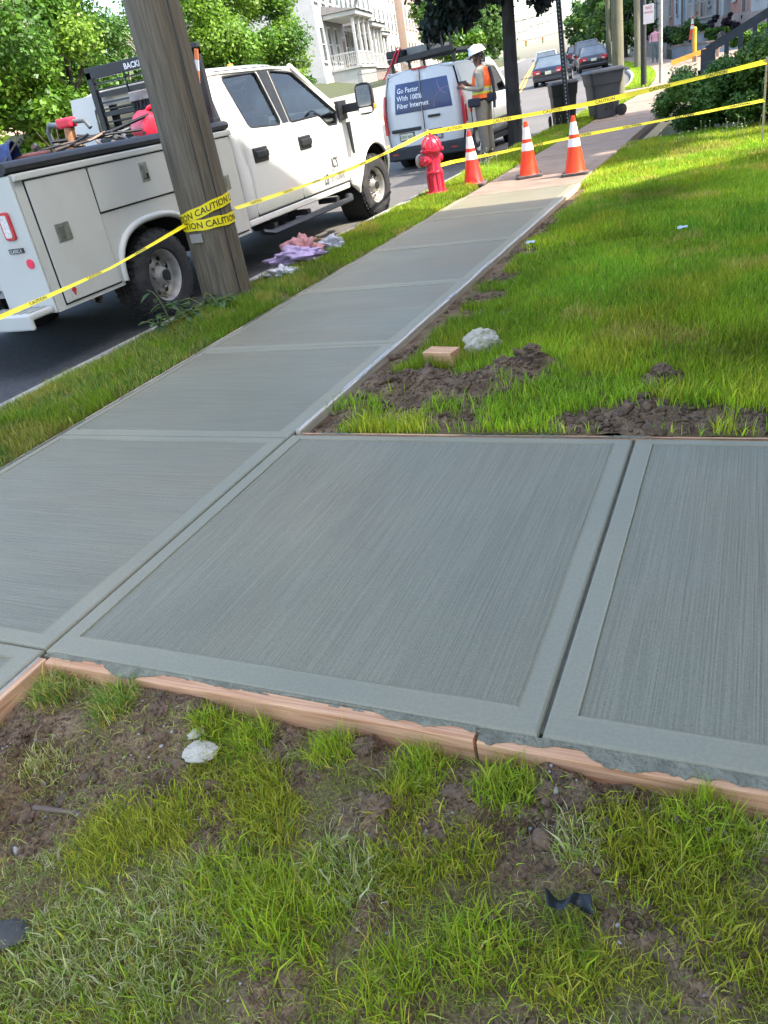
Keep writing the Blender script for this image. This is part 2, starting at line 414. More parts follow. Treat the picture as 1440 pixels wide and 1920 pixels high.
# ---- sidewalk and walk slabs
def slab(parent, x0, x1, y0, y1, mc, mbd=None, bw=(.085, .085, .085, .085), g=.003, name='slab', edge=True, zf=lambda x, y: 0.0):
    bl, br, b0, b1 = bw
    X0, X1, Y0, Y1 = x0+g, x1-g, y0+g, y1-g
    def ring(il, ir, i0, i1, z, jit=0.0):
        n = 12; P = []
        for k in range(n): P.append((X0+il+(X1-ir-X0-il)*k/n, Y0+i0))
        for k in range(n): P.append((X1-ir, Y0+i0+(Y1-i1-Y0-i0)*k/n))
        for k in range(n): P.append((X1-ir-(X1-ir-X0-il)*k/n, Y1-i1))
        for k in range(n): P.append((X0+il, Y1-i1-(Y1-i1-Y0-i0)*k/n))
        return [(x+random.uniform(-jit, jit), y+random.uniform(-jit, jit), z+zf(x, y)) for x, y in P]
    mb = MB()
    R = [ring(0, 0, 0, 0, -.10), ring(0, 0, 0, 0, -.009), ring(.003, .003, .003, .003, -.003), ring(.009, .009, .009, .009, 0)]
    if mbd is not None:
        R += [ring(bl-.006, br-.006, b0-.006, b1-.006, .0002, .0012), ring(bl, br, b0, b1, .0022, .0012), ring(bl+.003, br+.003, b0+.003, b1+.003, -.0045, .0012), ring(bl+.008, br+.008, b0+.008, b1+.008, -.0015, .001)]
    mb.loft(R, False, 0)
    if mbd is not None:
        mb.mi = [0]*len(mb.mi)
    n = len(R[-1]); o = len(mb.v)-n
    mb.f.append(tuple(range(o, o+n))); mb.mi.append(1 if mbd is not None else 0)
    return mb.build(name, [mbd, mc] if mbd is not None else [mc], parent, smooth=10)

XL, XR = -3.57, -2.045
sw = struct(MB().box(XL+.01, XR-.01, -4, 10.58, -.2, -.014).build('sidewalk', M_joint))
JY = [-3.2, -1.72, -.2, 1.335, 2.985, 4.42, 5.95, 7.48, 9.02, 10.56]
for a, b in zip(JY[:-1], JY[1:]):
    slab(sw, XL, XR, a, b, M_cx, M_cb, bw=(.055, .08, .06, .06))
wk = struct(MB().box(XR+.01, 2.15, 1.35, 3.0, -.2, -.014).build('front_walk', M_joint))
for a, b in ((XR+.004, -.4115), (-.4085, 1.2), (1.203, 2.16)):
    slab(wk, a, b, 1.325, 3.02, M_cy, M_cb, bw=(.07, .07, .085, .05))
osw = struct(MB().box(XL+.01, XR-.01, 10.60, 27.9, -.2, -.03).build('old_sidewalk', M_joint))
for i in range(11):
    a = 10.58+i*1.57
    slab(osw, XL+random.uniform(-.01, .01), XR+random.uniform(-.01, .01), a, a+1.565, M_oldc, zf=(lambda t: (lambda x, y: t))(random.uniform(-.008, .004)))
sweep('old_sidewalk_beyond', [(1.03, -.003), (2.56, -.003)], [27.87, 30, 32, 34, 36, 38, 40, 43, 46, 50, 55, 60, 70, 80, 100, 150, 300], M_oldc)
# neighbour's path and driveway apron crossing the verge beyond the bins
pth = struct(MB().box(-2.03, 1.6, 13.75, 14.55, -.2, .012).build('neighbour_path', M_oldc, bevel=.01))
sweep('driveway', [(.16, .006), (1.03, .002)], [28.6, 30, 31.5], M_oldc)
sweep('driveway', [(2.57, .004), (9, .15)], [36, 40, 44, 47], M_oldc)

# ---- soil and lawn sheets with real relief
TUFT = [(-1.3,1.2,.05,0),(-1.16,1.19,.06,0),(-.92,1.2,.06,0),(-.68,1.2,.07,0),(-.46,1.19,.08,0),(-1.09,1.06,.08,1),(-.83,.77,.13,0),(-.41,.82,.09,0),(-.28,1.08,.055,3),(.02,.95,.08,1),(-.18,1.15,.09,1),(-.10,1.08,.12,1),(-.03,1.2,.09,0),(-.68,1.1,.08,1),(-1.74,.97,.07,4),(-1.9,1.2,.07,2),(-1.64,1.2,.07,2),(-1.06,.63,.13,3),(-.75,.9,.10,3),(-.62,.95,.09,1),(-1.36,.83,.12,1),(-1.22,.93,.10,1),(-1.0,.98,.1,1),(-.55,.72,.08,0),(-.25,.82,.08,1),(-1.25,.55,.14,3),(-.5,1.02,.07,1),(-1.0,.8,.09,0)]
DIRT = [(-2.0,1.15,.16),(-1.67,.84,.15),(-1.6,.95,.14),(-1.46,1.16,.15),(-1.5,1.26,.09),(-1.13,1.22,.08),(-.74,1.05,.09),(-.54,1.15,.09),(-.61,1.06,.08),(-.31,1.25,.14),(-.4,1.2,.10),(-.24,1.1,.11),(-.38,1.09,.09),(-1.11,.92,.06),(-.8,1.28,.1),(-.4,.88,.05),(-.01,.91,.07),(-.54,.73,.06),(-.79,.64,.07),(-.06,1.24,.05),(-1.19,1.0,.05),(-1.85,1.0,.15),(-1.75,.72,.12),(-1.36,1.02,.09),(-.98,1.13,.05),(-.15,.95,.05),(-.66,.84,.04),(-.3,.7,.05)]
DIRT2 = [(-1.9,3.29,.16),(-1.88,3.66,.2),(-1.59,3.73,.22),(-1.29,3.57,.2),(-1.11,3.71,.18),(-1.02,3.82,.13),(-1.6,3.42,.2),(-1.24,3.23,.16),(-.64,3.2,.13),(-.45,3.18,.16),(-.37,3.68,.09),(-.43,3.35,.1),(-1.85,6.04,.2),(-1.8,5.5,.18),(-1.79,5.04,.15),(-1.98,7.67,.22),(-1.94,8.12,.18),(-.21,3.22,.16),(-1.5,4.97,.07),(-1.85,6.87,.16),(-1.95,4.3,.12),(-1.96,9.0,.15),(0.05,3.18,.12)]
def dirt_fg(x, y):
    d = np.zeros_like(x)
    for a, b, r in DIRT: d = np.maximum(d, 1-np.hypot(x-a, y-b)/(r*1.35))
    d = d + .06 + .75*(fbm(x*9, y*9, 3)-.5)
    return np.clip(d*2.2, 0, 1)
def z_fg(x, y):
    n = fbm(x*5, y*5, 11, 5)-.5; f = fbm(x*26, y*26, 21, 4, .6)-.5
    z = -.085+.05*n + .03*sstep(1.0, 1.26, y)*(fbm(x*4, y*4, 5)-.2)
    dm = dirt_fg(x, y)
    z = z+dm*(.035*f+.016*(vnoise(x*42, y*42, 4)-.5)+.010*(vnoise(x*85, y*85, 14)-.5)+.012) + .010*f
    for a, b, r, h in ((-1.46,1.2,.13,.055),(-1.62,1.22,.10,.05),(-1.9,1.2,.12,.03),(-.74,1.05,.07,.035),(-.55,1.13,.07,.035),(-.34,1.21,.1,.03),(-1.62,.80,.13,-.05),(-1.72,.9,.12,-.045),(-1.85,.95,.10,.04),(-.88,1.2,.08,.025),(-.28,1.08,.08,.03),(-.05,1.2,.08,.02)):
        z = z + h*np.exp(-((x-a)**2+(y-b)**2)/(r*r))
    return np.minimum(z, -.028-.0*x)
def dirt_lawn(x, y):
    d = np.zeros_like(x)
    for a, b, r in DIRT2: d = np.maximum(d, 1-np.hypot(x-a, y-b)/(r*1.3))
    d = d + .5*(fbm(x*7, y*7, 33)-.5) - .02
    edge = (1-sstep(.02, .26, x-(-2.02)+.10*(fbm(x*12, y*12, 28)-.5)))*np.clip(.1+1.1*fbm(y*2.2, x*2, 8), 0, 1)*(y < 10.3)
    return np.clip(np.maximum(d, edge)*2.4, 0, 1)
def z_lawn(x, y):
    n = fbm(x*1.3, y*1.3, 41, 4)-.5
    z = -.035+.05*n*sstep(3.05, 3.6, y) + .03*sstep(0, 1.0, x+2.0)
    dm = dirt_lawn(x, y); f = fbm(x*16, y*16, 51, 4, .6)-.5
    z = z + dm*(.045*f+.016*(vnoise(x*22, y*22, 6)-.45)+.012*(vnoise(x*48, y*48, 7)-.5))
    for a, b, r, h in ((-1.65,3.75,.2,.06),(-1.15,3.7,.2,.085),(-1.0,3.84,.1,.07),(-.37,3.68,.09,.05),(-.42,3.3,.12,.03),(-1.35,3.5,.2,.03),(-1.9,3.75,.12,.04)):
        z = z + h*np.exp(-((x-a)**2+(y-b)**2)/(r*r))
    lo = np.maximum(sstep(0, .12, x-(-2.02)), 0)
    return z*lo + (-.045)*(1-lo)
def z_verge(x, y):
    u = (x+4.45)/.86
    return -.012+.035*np.sin(np.clip(u, 0, 1)*PI)+.02*(fbm(x*3, y*3, 61)-.5)

def soil_lawn_mat():
    M = bpy.data.materials.new('soil_and_turf'); M.use_nodes = True
    n = M.node_tree; b = n.nodes['Principled BSDF']; b.inputs['Roughness'].default_value = .95; b.inputs['Specular IOR Level'].default_value = .15
    a = n.nodes.new('ShaderNodeAttribute'); a.attribute_name = 'col'
    tc = n.nodes.new('ShaderNodeTexCoord'); nz = n.nodes.new('ShaderNodeTexNoise'); nz.inputs['Scale'].default_value = 130; nz.inputs['Detail'].default_value = 6
    n.links.new(tc.outputs['Object'], nz.inputs[0])
    r = n.nodes.new('ShaderNodeValToRGB'); r.color_ramp.elements[0].position = .3; r.color_ramp.elements[1].position = .75
    r.color_ramp.elements[0].color = (.5, .5, .5, 1); r.color_ramp.elements[1].color = (1.5, 1.5, 1.5, 1); n.links.new(nz.outputs['Fac'], r.inputs[0])
    mx = n.nodes.new('ShaderNodeMixRGB'); mx.blend_type = 'MULTIPLY'; mx.inputs[0].default_value = 1
    n.links.new(a.outputs['Color'], mx.inputs[1]); n.links.new(r.outputs[0], mx.inputs[2]); n.links.new(mx.outputs[0], b.inputs['Base Color'])
    bp = n.nodes.new('ShaderNodeBump'); bp.inputs['Strength'].default_value = 1.0; bp.inputs['Distance'].default_value = .012
    n.links.new(nz.outputs['Fac'], bp.inputs['Height']); n.links.new(bp.outputs[0], b.inputs['Normal'])
    return M
M_sl = soil_lawn_mat()
SOIL = np.array([.125, .074, .040]); SOIL2 = np.array([.31, .205, .118]); THATCH = np.array([.17, .14, .05])
def hsheet(name, x0, x1, y0, y1, res, zf, df):
    xs = np.arange(x0, x1+res*.5, res); ys = np.arange(y0, y1+res*.5, res)
    X, Y = np.meshgrid(xs, ys, indexing='ij'); Z = zf(X, Y); D = df(X, Y)
    V = np.stack([X, Y, Z], -1).reshape(-1, 3)
    i = np.arange(len(xs)-1)[:, None]*len(ys)+np.arange(len(ys)-1)[None]
    F = np.stack([i, i+len(ys), i+len(ys)+1, i+1], -1).reshape(-1, 4)
    m2 = np.clip((fbm(X*9, Y*9, 71, 5, .65)-.5)*2.2+.5, 0, 1)[..., None]
    soil = SOIL*(1-m2)+SOIL2*m2
    C = (THATCH*(1-D[..., None])+soil*D[..., None]).reshape(-1, 3)
    o = np_obj(name, V, F, M_sl, C, smooth=True); return struct(o)
hsheet('front_yard_ground', -2.0, 2.1, -1.4, 1.2825, .0095, z_fg, dirt_fg)
hsheet('lawn_ground', -2.02, 2.2, 3.058, 4.6, .014, z_lawn, dirt_lawn)
hsheet('lawn_ground', -2.02, 2.2, 4.586, 14.6, .035, z_lawn, dirt_lawn)
hsheet('verge_ground', -4.455, -3.59, -4, 28.5, .05, z_verge, lambda x, y: np.clip((fbm(x*6, y*6, 9)-.58)*4, 0, .6))
sweep('verge_beyond', [(.15, -.004), (.6, .02), (1.02, -.01)], [31.6, 33, 35, 38, 42, 46, 50, 55, 60, 70, 80, 100, 150], M_turfg)
# ---- grass: blades as real faces
M_blade = leaf_mat('grass_blade', .3, .55, .25)
GC = {0: [(0.230, 0.421, 0.019), (0.351, 0.537, 0.026), (0.432, 0.581, 0.038)], 1: [(0.378, 0.464, 0.030), (0.486, 0.537, 0.045), (0.270, 0.377, 0.026), (0.540, 0.480, 0.068)], 2: [(0.122, 0.276, 0.038), (0.189, 0.363, 0.053), (0.558, 0.537, 0.135)], 3: [(0.486, 0.609, 0.203), (0.558, 0.620, 0.300), (0.257, 0.407, 0.068)], 4: [(0.459, 0.508, 0.195), (0.558, 0.620, 0.247), (0.558, 0.609, 0.203)],
      5: [(0.176, 0.363, 0.022), (0.270, 0.464, 0.026), (0.351, 0.508, 0.034), (0.230, 0.319, 0.026)], 6: [(0.558, 0.552, 0.128), (0.513, 0.450, 0.090), (0.338, 0.421, 0.045)]}
def blades(name, X, Y, Z, H, W, pal, label, lean=.5, dirs=None, tint=None):
    n = len(X); th = rng.uniform(0, 2*PI, n) if dirs is None else dirs
    ph = rng.uniform(0, 2*PI, n); W = W*np.where(rng.uniform(0, 1, n) < .07, 2.2, rng.uniform(.7, 1.2, n))
    ln = rng.uniform(.1, 1, n)*lean*H
    dx, dy = np.cos(th), np.sin(th); sx, sy = np.cos(ph)*W/2, np.sin(ph)*W/2
    B = np.stack([X, Y, Z-.006], -1); S = np.stack([sx, sy, np.zeros(n)], -1); D = np.stack([dx, dy, np.zeros(n)], -1)
    up = np.array([0, 0, 1.0])
    Mi = B + up*(H*.55)[:, None] + D*(ln*.35)[:, None]; T = B + up*(H*np.clip(1-.35*(ln/H)**2, .5, 1))[:, None] + D*ln[:, None]
    V = np.stack([B-S, B+S, Mi-S*.75, Mi+S*.75, T], 1).reshape(-1, 3)
    o = (np.arange(n)*5)[:, None]
    F = np.concatenate([o+np.array([[0, 1, 3]]), o+np.array([[0, 3, 2]]), o+np.array([[2, 3, 4]])], 0)
    P = np.asarray(pal); 
    c = P[rng.integers(0, len(P), n)] if P.ndim == 2 else P[np.arange(n), rng.integers(0, P.shape[1], n)]
    allp = np.array(GC[0]+GC[1]+GC[5]+GC[6]); sw_ = rng.uniform(0, 1, n) < .22; c = np.where(sw_[:, None], allp[rng.integers(0, len(allp), n)], c)
    c = c*rng.uniform(.65, 1.3, (n, 1))
    if tint is not None: c = c*tint
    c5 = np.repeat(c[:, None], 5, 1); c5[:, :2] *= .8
    ob = np_obj(name, V, F, M_blade, c5.reshape(-1, 3)); stuff(ob); ob['label'] = label; ob['category'] = 'grass'; return ob

# foreground turf
XS = []; 
n = 80000; x = rng.uniform(-2.0, .6, n); y = rng.uniform(.2, 1.275, n)
d = dirt_fg(x, y); dens = fbm(x*8, y*8, 91)
k = (d < .45) & (rng.uniform(0, 1, n) < np.clip((dens-.34)*3.4, .12, 1)*(1-d)**1.3)
x, y, dens = x[k], y[k], dens[k]; n = len(x)
h = rng.uniform(.012, .052, n)*(.6+.9*dens)
tone = fbm(x*3, y*3, 77)
pal = np.where((tone > .55)[:, None, None], np.array(GC[1][:3])[None], np.array(GC[5][:3])[None])
pal = np.where(((fbm(x*4, y*4, 15) > .60))[:, None, None], np.array(GC[3])[None], pal)
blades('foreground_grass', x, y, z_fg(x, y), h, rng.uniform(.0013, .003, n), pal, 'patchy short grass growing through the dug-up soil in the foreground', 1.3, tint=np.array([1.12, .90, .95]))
# fine dead thatch lying flat
n = 42000; x = rng.uniform(-2.0, .6, n); y = rng.uniform(.2, 1.25, n)
k = rng.uniform(0, 1, n) < np.clip((fbm(x*6, y*6, 17)-.35)*3, .05, 1); x, y = x[k], y[k]; n = len(x)
blades('dry_grass', x, y, z_fg(x, y)+.004, rng.uniform(.008, .022, n), rng.uniform(.001, .002, n), GC[6], 'dry straw lying among the foreground grass', 3.0)
X, Y, H, W, PL = [], [], [], [], []
for a, b, r, ty in TUFT:
    k = int(2600*r*(2.4*r/.1+.8)); rr = r*np.sqrt(rng.uniform(0, 1, k)); t = rng.uniform(0, 2*PI, k)
    sp = rng.normal(0, r*.35, (2, k)); X.append(a+rr*np.cos(t)+sp[0]*(rng.uniform(0, 1, k) < .4)); Y.append(np.minimum(b+rr*np.sin(t)+sp[1]*(rng.uniform(0, 1, k) < .4), 1.272)); hh = {0: .08, 1: .06, 2: .09, 3: .06, 4: .05}[ty]
    H.append(rng.uniform(.45, 1.15, k)*hh*(1.1-.5*rr/r)); W.append(rng.uniform(.0022, .0042, k)); PL.append(np.repeat(np.array(GC[ty][:3])[None], k, 0))
X, Y, H, W, PL = map(np.concatenate, (X, Y, H, W, PL))
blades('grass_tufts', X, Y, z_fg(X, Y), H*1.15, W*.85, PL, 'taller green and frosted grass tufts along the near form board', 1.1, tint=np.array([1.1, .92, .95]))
# lawn
def lawn_patch(name, n, x0, x1, y0, y1, zf, df, hmin, hmax, w0, w1, label, pals=(5, 0, 1), lean=.7, tm=1.0):
    x = rng.uniform(x0, x1, n); y = rng.uniform(y0, y1, n)
    d = df(x, y); k = rng.uniform(0, 1, n) < (1-d)**1.5; x, y = x[k], y[k]; n = len(x)
    big = fbm(x*1.1, y*1.1, 81); mid = fbm(x*3.2, y*3.2, 82)
    h = rng.uniform(hmin, hmax, n)*(.55+.9*mid)
    A, B, C = (np.array(GC[p][:3]) for p in pals)
    pal = np.where((big > .55)[:, None, None], B[None], A[None]); pal = np.where((mid > .60)[:, None, None], C[None], pal)
    pal = np.where((fbm(x*2.1, y*2.1, 86) > .675)[:, None, None], np.array(GC[6])[None], pal)
    blades(name, x, y, zf(x, y), h, rng.uniform(w0, w1, n), pal, label, lean, tint=tm*(np.clip(.45+1.15*fbm(x*1.0, y*1.0, 84, 3), .5, 1.5)[:, None]*(np.array([1.03, .97, .95])+np.array([.16, .0, -.05])*np.clip((fbm(x*.7, y*.7, 88)-.5)*3, -1, 1)[:, None])))
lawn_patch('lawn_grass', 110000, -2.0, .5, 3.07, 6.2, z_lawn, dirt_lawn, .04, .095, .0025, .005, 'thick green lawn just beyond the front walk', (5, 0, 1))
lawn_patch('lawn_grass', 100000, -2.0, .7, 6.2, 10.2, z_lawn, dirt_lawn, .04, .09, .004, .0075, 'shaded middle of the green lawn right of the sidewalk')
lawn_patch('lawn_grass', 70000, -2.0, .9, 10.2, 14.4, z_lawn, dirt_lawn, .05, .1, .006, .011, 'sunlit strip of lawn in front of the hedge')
n = 900; t = rng.integers(0, 7, n); cxs = np.array([-1.95,-1.75,-1.3,-1.1,-.75,-.5,-.2])[t]; cys = np.array([3.45,3.35,3.3,3.25,3.35,3.4,3.4])[t]
x = cxs+rng.normal(0, .05, n); y = np.maximum(cys+rng.normal(0, .05, n), 3.08)
blades('grass_tufts', x, y, z_lawn(x, y), rng.uniform(.04, .11, n), rng.uniform(.003, .006, n), GC[0], 'grass tufts in the dark soil along the far form board', .9)
zd = lambda x, y: np.zeros_like(x)
vd = lambda x, y: np.clip((fbm(x*5, y*5, 19)-.62)*5, 0, .8)
lawn_patch('verge_grass', 60000, -4.44, -3.6, 2.0, 7.0, z_verge, vd, .03, .085, .0025, .005, 'grass strip between kerb and new sidewalk near the pole', (2, 5, 5), tm=.8)  # darker, bluer blade colours put the shade near the pole into the grass
lawn_patch('verge_grass', 50000, -4.44, -3.6, 7.0, 13.5, z_verge, vd, .03, .08, .004, .008, 'grass strip beside the truck and hydrant', (5, 5, 0), tm=.9)
lawn_patch('verge_grass', 36000, -4.44, -3.6, 13.5, 28.4, z_verge, vd, .04, .1, .008, .016, 'grass strip under the dark street tree', (5, 0, 1))
n = 12000; y = rng.uniform(31.6, 60, n); oo = rng.uniform(.15, 1.0, n)
blades('verge_grass', XC+oo+sh(y), y, zr(y), rng.uniform(.05, .12, n), rng.uniform(.015, .03, n), GC[0], 'sunny grass strip around the far utility pole')

# dandelion and plantain seed heads
M_stalk = mat('flower_stalk', (.28, .32, .12), .7); M_puff = mat('seed_head', (.50, .49, .38), .9, .1)
def seed_stalk(x, y, z, h, label, group):
    t = thing('seed_stalk', label, 'wildflower', (x, y, z), 0, group)
    lx, ly = random.uniform(-.05, .05), random.uniform(-.05, .05)
    MB().tube([(0, 0, 0), (lx*.4, ly*.4, h*.5), (lx, ly, h)], .003, 5).build('stalk', M_stalk, t)
    r = random.uniform(.007, .011)
    MB().lathe([(.001, -r), (r*.7, -r*.7), (r, 0), (r*.7, r*.7), (.001, r)], 8, (lx, ly, h)).build('seed_head', M_puff, t, smooth=60)
for i in range(26):
    x = random.uniform(-1.3, .05); y = 12.2+(x+1.3)*.45+random.uniform(.0, .9)
    seed_stalk(x, y, float(z_lawn(np.array([x]), np.array([y]))[0]), random.uniform(.12, .30), 'pale seed head on a thin stalk in the lawn before the hedge', 'seed heads before the hedge')
for i in range(12):
    x = random.uniform(-4.15, -3.8); y = random.uniform(12.5, 13.6)
    seed_stalk(x, y, .0, random.uniform(.15, .34), 'pale seed head on a thin stalk beside the hydrant', 'seed heads by the hydrant')
for i in range(8):
    x = random.uniform(-4.3, -3.9); y = random.uniform(18.6, 19.6)
    seed_stalk(x, y, .0, random.uniform(.12, .3), 'pale seed head at the foot of the black sign post', 'seed heads by the sign post')

# ---- form boards
def wood_mat(name, c1, c2, axis='x'):
    M = bpy.data.materials.new(name); M.use_nodes = True; n = M.node_tree; b = n.nodes['Principled BSDF']; b.inputs['Roughness'].default_value = .75
    tc = n.nodes.new('ShaderNodeTexCoord'); mp = n.nodes.new('ShaderNodeMapping'); n.links.new(tc.outputs['Object'], mp.inputs[0])
    mp.inputs['Scale'].default_value = {'x': (1.2, 26, 26), 'y': (26, 1.2, 26), 'z': (14, 14, .8)}[axis]
    nz = n.nodes.new('ShaderNodeTexNoise'); nz.inputs['Scale'].default_value = 2.5; nz.inputs['Detail'].default_value = 7; nz.inputs['Distortion'].default_value = 1.2; n.links.new(mp.outputs[0], nz.inputs[0])
    r = n.nodes.new('ShaderNodeValToRGB'); r.color_ramp.elements[0].position = .32; r.color_ramp.elements[1].position = .68; r.color_ramp.elements[0].color = (*c1, 1); r.color_ramp.elements[1].color = (*c2, 1)
    n.links.new(nz.outputs['Fac'], r.inputs[0]); n.links.new(r.outputs[0], b.inputs['Base Color'])
    bp = n.nodes.new('ShaderNodeBump'); bp.inputs['Strength'].default_value = .4; bp.inputs['Distance'].default_value = .004; n.links.new(nz.outputs['Fac'], bp.inputs['Height']); n.links.new(bp.outputs[0], b.inputs['Normal'])
    return M
M_wx = wood_mat('fir_board_x', (.50, .215, .095), (.80, .46, .25), 'x'); M_wy = wood_mat('fir_board_y', (.50, .235, .11), (.80, .49, .28), 'y')
M_wpale = wood_mat('dusty_board', (.46, .36, .26), (.72, .62, .48), 'y')
M_wdust = mat('cement_dust', (.50, .49, .45), .95, .15, 40, bump=.5)
def ragged(mb, a0, a1, b_in, bmax, z, axis, seed, dens=1.0, mi=0, th=.004):
    """ragged film of cement running along a board top"""
    n = int((a1-a0)/.006); u = np.linspace(a0, a1, n)
    w_ = bmax*np.clip((fbm(u*5, u*0+seed, seed)-.5)*2.8+.55*(fbm(u*22, u*0, seed+5)-.5)+.35*dens, 0, 1)*(.85+.3*fbm(u*70, u*0, seed+3))
    P = []
    for i in range(n):
        e = b_in+w_[i]
        for q, zz in ((b_in-.004*np.sign(bmax), z+th), (e-.002*np.sign(bmax), z+th*.8), (e, z-.001)):
            P.append((u[i], q, zz) if axis == 'x' else (q, u[i], zz))
    F = [(i*3+k, (i+1)*3+k, (i+1)*3+k+1, i*3+k+1) for i in range(n-1) for k in range(2)]
    mb.add(P, F, mi); return mb
def board(x0, x1, y0, y1, z0, z1, axis, label, inner, seed, dens, group=None):
    t = thing('form_board', label, 'form board', ((x0+x1)/2, (y0+y1)/2, z0), 0, group)
    cx, cy = (x0+x1)/2, (y0+y1)/2
    # slightly wany plank
    n = 24; mb = MB(); rings = []
    for i in range(n+1):
        u = i/n; wob = .0015*math.sin(u*17+seed); e = .003
        if axis == 'x':
            xx = x0+(x1-x0)*u-cx; a, b = y0-cy+wob, y1-cy+wob; q = [(a+e, 0), (b-e, 0), (b, e), (b, z1-z0-e), (b-e, z1-z0), (a+e, z1-z0), (a, z1-z0-e), (a, e)]
            rings.append([(xx, p, z) for p, z in q])
        else:
            yy = y0+(y1-y0)*u-cy; a, b = x0-cx+wob, x1-cx+wob; q = [(a+e, 0), (b-e, 0), (b, e), (b, z1-z0-e), (b-e, z1-z0), (a+e, z1-z0), (a, z1-z0-e), (a, e)]
            rings.append([(p, yy, z) for p, z in q])
    mb.loft(rings).build('plank', M_wx if axis == 'x' else (M_wy if y1 < 2 else M_wpale), t, smooth=30)
    mb = MB(); bi = (inner[0]-(cy if axis == 'x' else cx)); bm_ = inner[1]
    ragged(mb, (x0-cx if axis == 'x' else y0-cy), (x1-cx if axis == 'x' else y1-cy), bi, bm_, z1-z0, axis, seed, dens)
    mb.build('cement_smear', M_slop if dens > .6 else M_wdust, t, smooth=60)
    return t
zt = -.007
board(-2.0, -.565, 1.284, 1.322, -.125, zt, 'x', 'wooden form board along near edge of front walk, left length, with cement smears', (1.324, -.044), 5, 1.25)
board(-.555, 1.85, 1.282, 1.320, -.128, zt-.003, 'x', 'wooden form board along near edge of front walk, right length past the butt joint', (1.324, -.046), 9, 1.1)
board(-2.035, -2.008, -1.5, 1.30, -.12, zt, 'y', 'wooden form board running toward the viewer along the near slab, lower left', (-2.035, .02), 13, .3)
board(-2.0, .3, 3.028, 3.052, -.10, -.004, 'x', 'thin form board along far edge of front walk under the dug soil', (3.028, .022), 17, .65)
board(.31, 2.1, 3.028, 3.052, -.10, -.006, 'x', 'thin form board along far edge of front walk toward the house', (3.028, .022), 19, .6)
for i, (a, b) in enumerate(((3.06, 5.4), (5.41, 7.9), (7.91, 10.5))):
    board(XR+.004, XR+.028, a, b, -.11, .001, 'y', ('pale form board on lawn side of sidewalk, nearest length from the walk corner', 'pale form board on lawn side of sidewalk, middle length', 'pale form board on lawn side of sidewalk, far length ending near the cones')[i], (XR+.004, .026), 23+i, .59)
for i, (a, b) in enumerate(((-1.5, 3.2), (3.21, 6.6), (6.61, 10.5))):
    board(XL-.026, XL-.003, a, b, -.11, -.003, 'y', ('form board on street side of sidewalk, nearest length at left edge', 'form board on street side of sidewalk beside the utility pole', 'form board on street side of sidewalk, far length toward the hydrant')[i], (XL-.003, -.02), 33+i, .8)
mb = MB(); n = 330; u = np.linspace(-2.03, 2.1, n)
e = 1.316-.006*fbm(u*9, u*0, 3)
P = []
for i in range(n):
    zz = -.004-.006*fbm(np.array([u[i]*12]), np.array([.5]), 8)[0]
    P += [(u[i], 1.3295, -.012), (u[i], 1.322, zz), (u[i], float(e[i]), -.011+.006*float(vnoise(u[i]*40, 1.0, 2))), (u[i], float(e[i])-.001, -.03)]
mb.add(P, [(i*4+k, (i+1)*4+k, (i+1)*4+k+1, i*4+k+1) for i in range(n-1) for k in range(3)])
stuff(mb.build('cement_overflow', M_slop, smooth=60))['label'] = 'rough wet cement squeezed out between front walk and form board'
# ---- clods, stones and scraps
M_clod = mat('clod', (.17, .105, .06), .95, .45, 25, bump=1, bscale=60); M_peb = mat('pebble', (.34, .31, .28), .9, .4, 3, bump=.5)
M_white = mat('broken_concrete', (.55, .48, .36), .92, .2, 12, bump=1, bscale=30, dirt=(.3, .28, .25), dirt_amt=.7, dirt_scale=12)
def rock_mesh(name, sx, sy, sz, m_, seed, rough=.22, sub=3, fold=0.0):
    bm = bmesh.new(); bmesh.ops.create_icosphere(bm, subdivisions=sub, radius=1)
    for v in bm.verts:
        p = v.co.copy(); k = 1+rough*(2*float(fbm(np.array([p.x*1.6+seed]), np.array([p.y*1.6+p.z*2.1]), seed, 4, .6)[0])-1)+rough*.6*(float(vnoise(np.array([p.x*4+p.z*3]), np.array([p.y*4-p.z*2]), seed+9)[0])-.5)
        if fold: k += fold*(math.sin(9*p.x+5*p.y*math.sin(seed)+7*float(vnoise(np.array([p.x*2+seed]), np.array([p.y*2+p.z*2]), seed)[0]))+.6*math.sin(15*p.y+8*p.z+6*float(vnoise(np.array([p.y*3]), np.array([p.x*3+seed]), seed+2)[0])))
        v.co = Vector((p.x*sx*k, p.y*sy*k, max(p.z, -.55)*sz*k))
    me = bpy.data.meshes.new(name); bm.to_mesh(me); bm.free(); me.materials.append(m_); return me
def put(me, name, loc, rz=0, tilt=(0, 0), label=None, cat=None, group=None, s=1.0):
    o = bpy.data.objects.new(name, me); COL.objects.link(o); o.location = loc; o.rotation_euler = (tilt[0], tilt[1], rz); o.scale = (s, s, s)
    if label: tag(o, label, cat, group)
    return o
zl = lambda x, y: float(z_lawn(np.array([x]), np.array([y]))[0]); zfg = lambda x, y: float(z_fg(np.array([x]), np.array([y]))[0])
put(rock_mesh('concrete_chunk', .050, .036, .018, M_white, 3, .34, 4), 'concrete_chunk', (-1.28, 1.115, zfg(-1.28, 1.115)+.016), .3, label='flat white concrete chunk lying in the foreground soil', cat='rock')
put(rock_mesh('concrete_chunk', .022, .014, .012, M_white, 5, .4, 4), 'concrete_chunk', (-1.325, 1.16, zfg(-1.325, 1.16)+.009), .9, label='small white concrete chip beside the flat white chunk', cat='rock')
put(rock_mesh('rock', .11, .08, .085, M_white, 8, .42, 4), 'rock', (-1.42, 4.25, zl(-1.42, 4.25)+.055), .5, label='rough pale rock on the lawn behind the wood offcut', cat='rock')
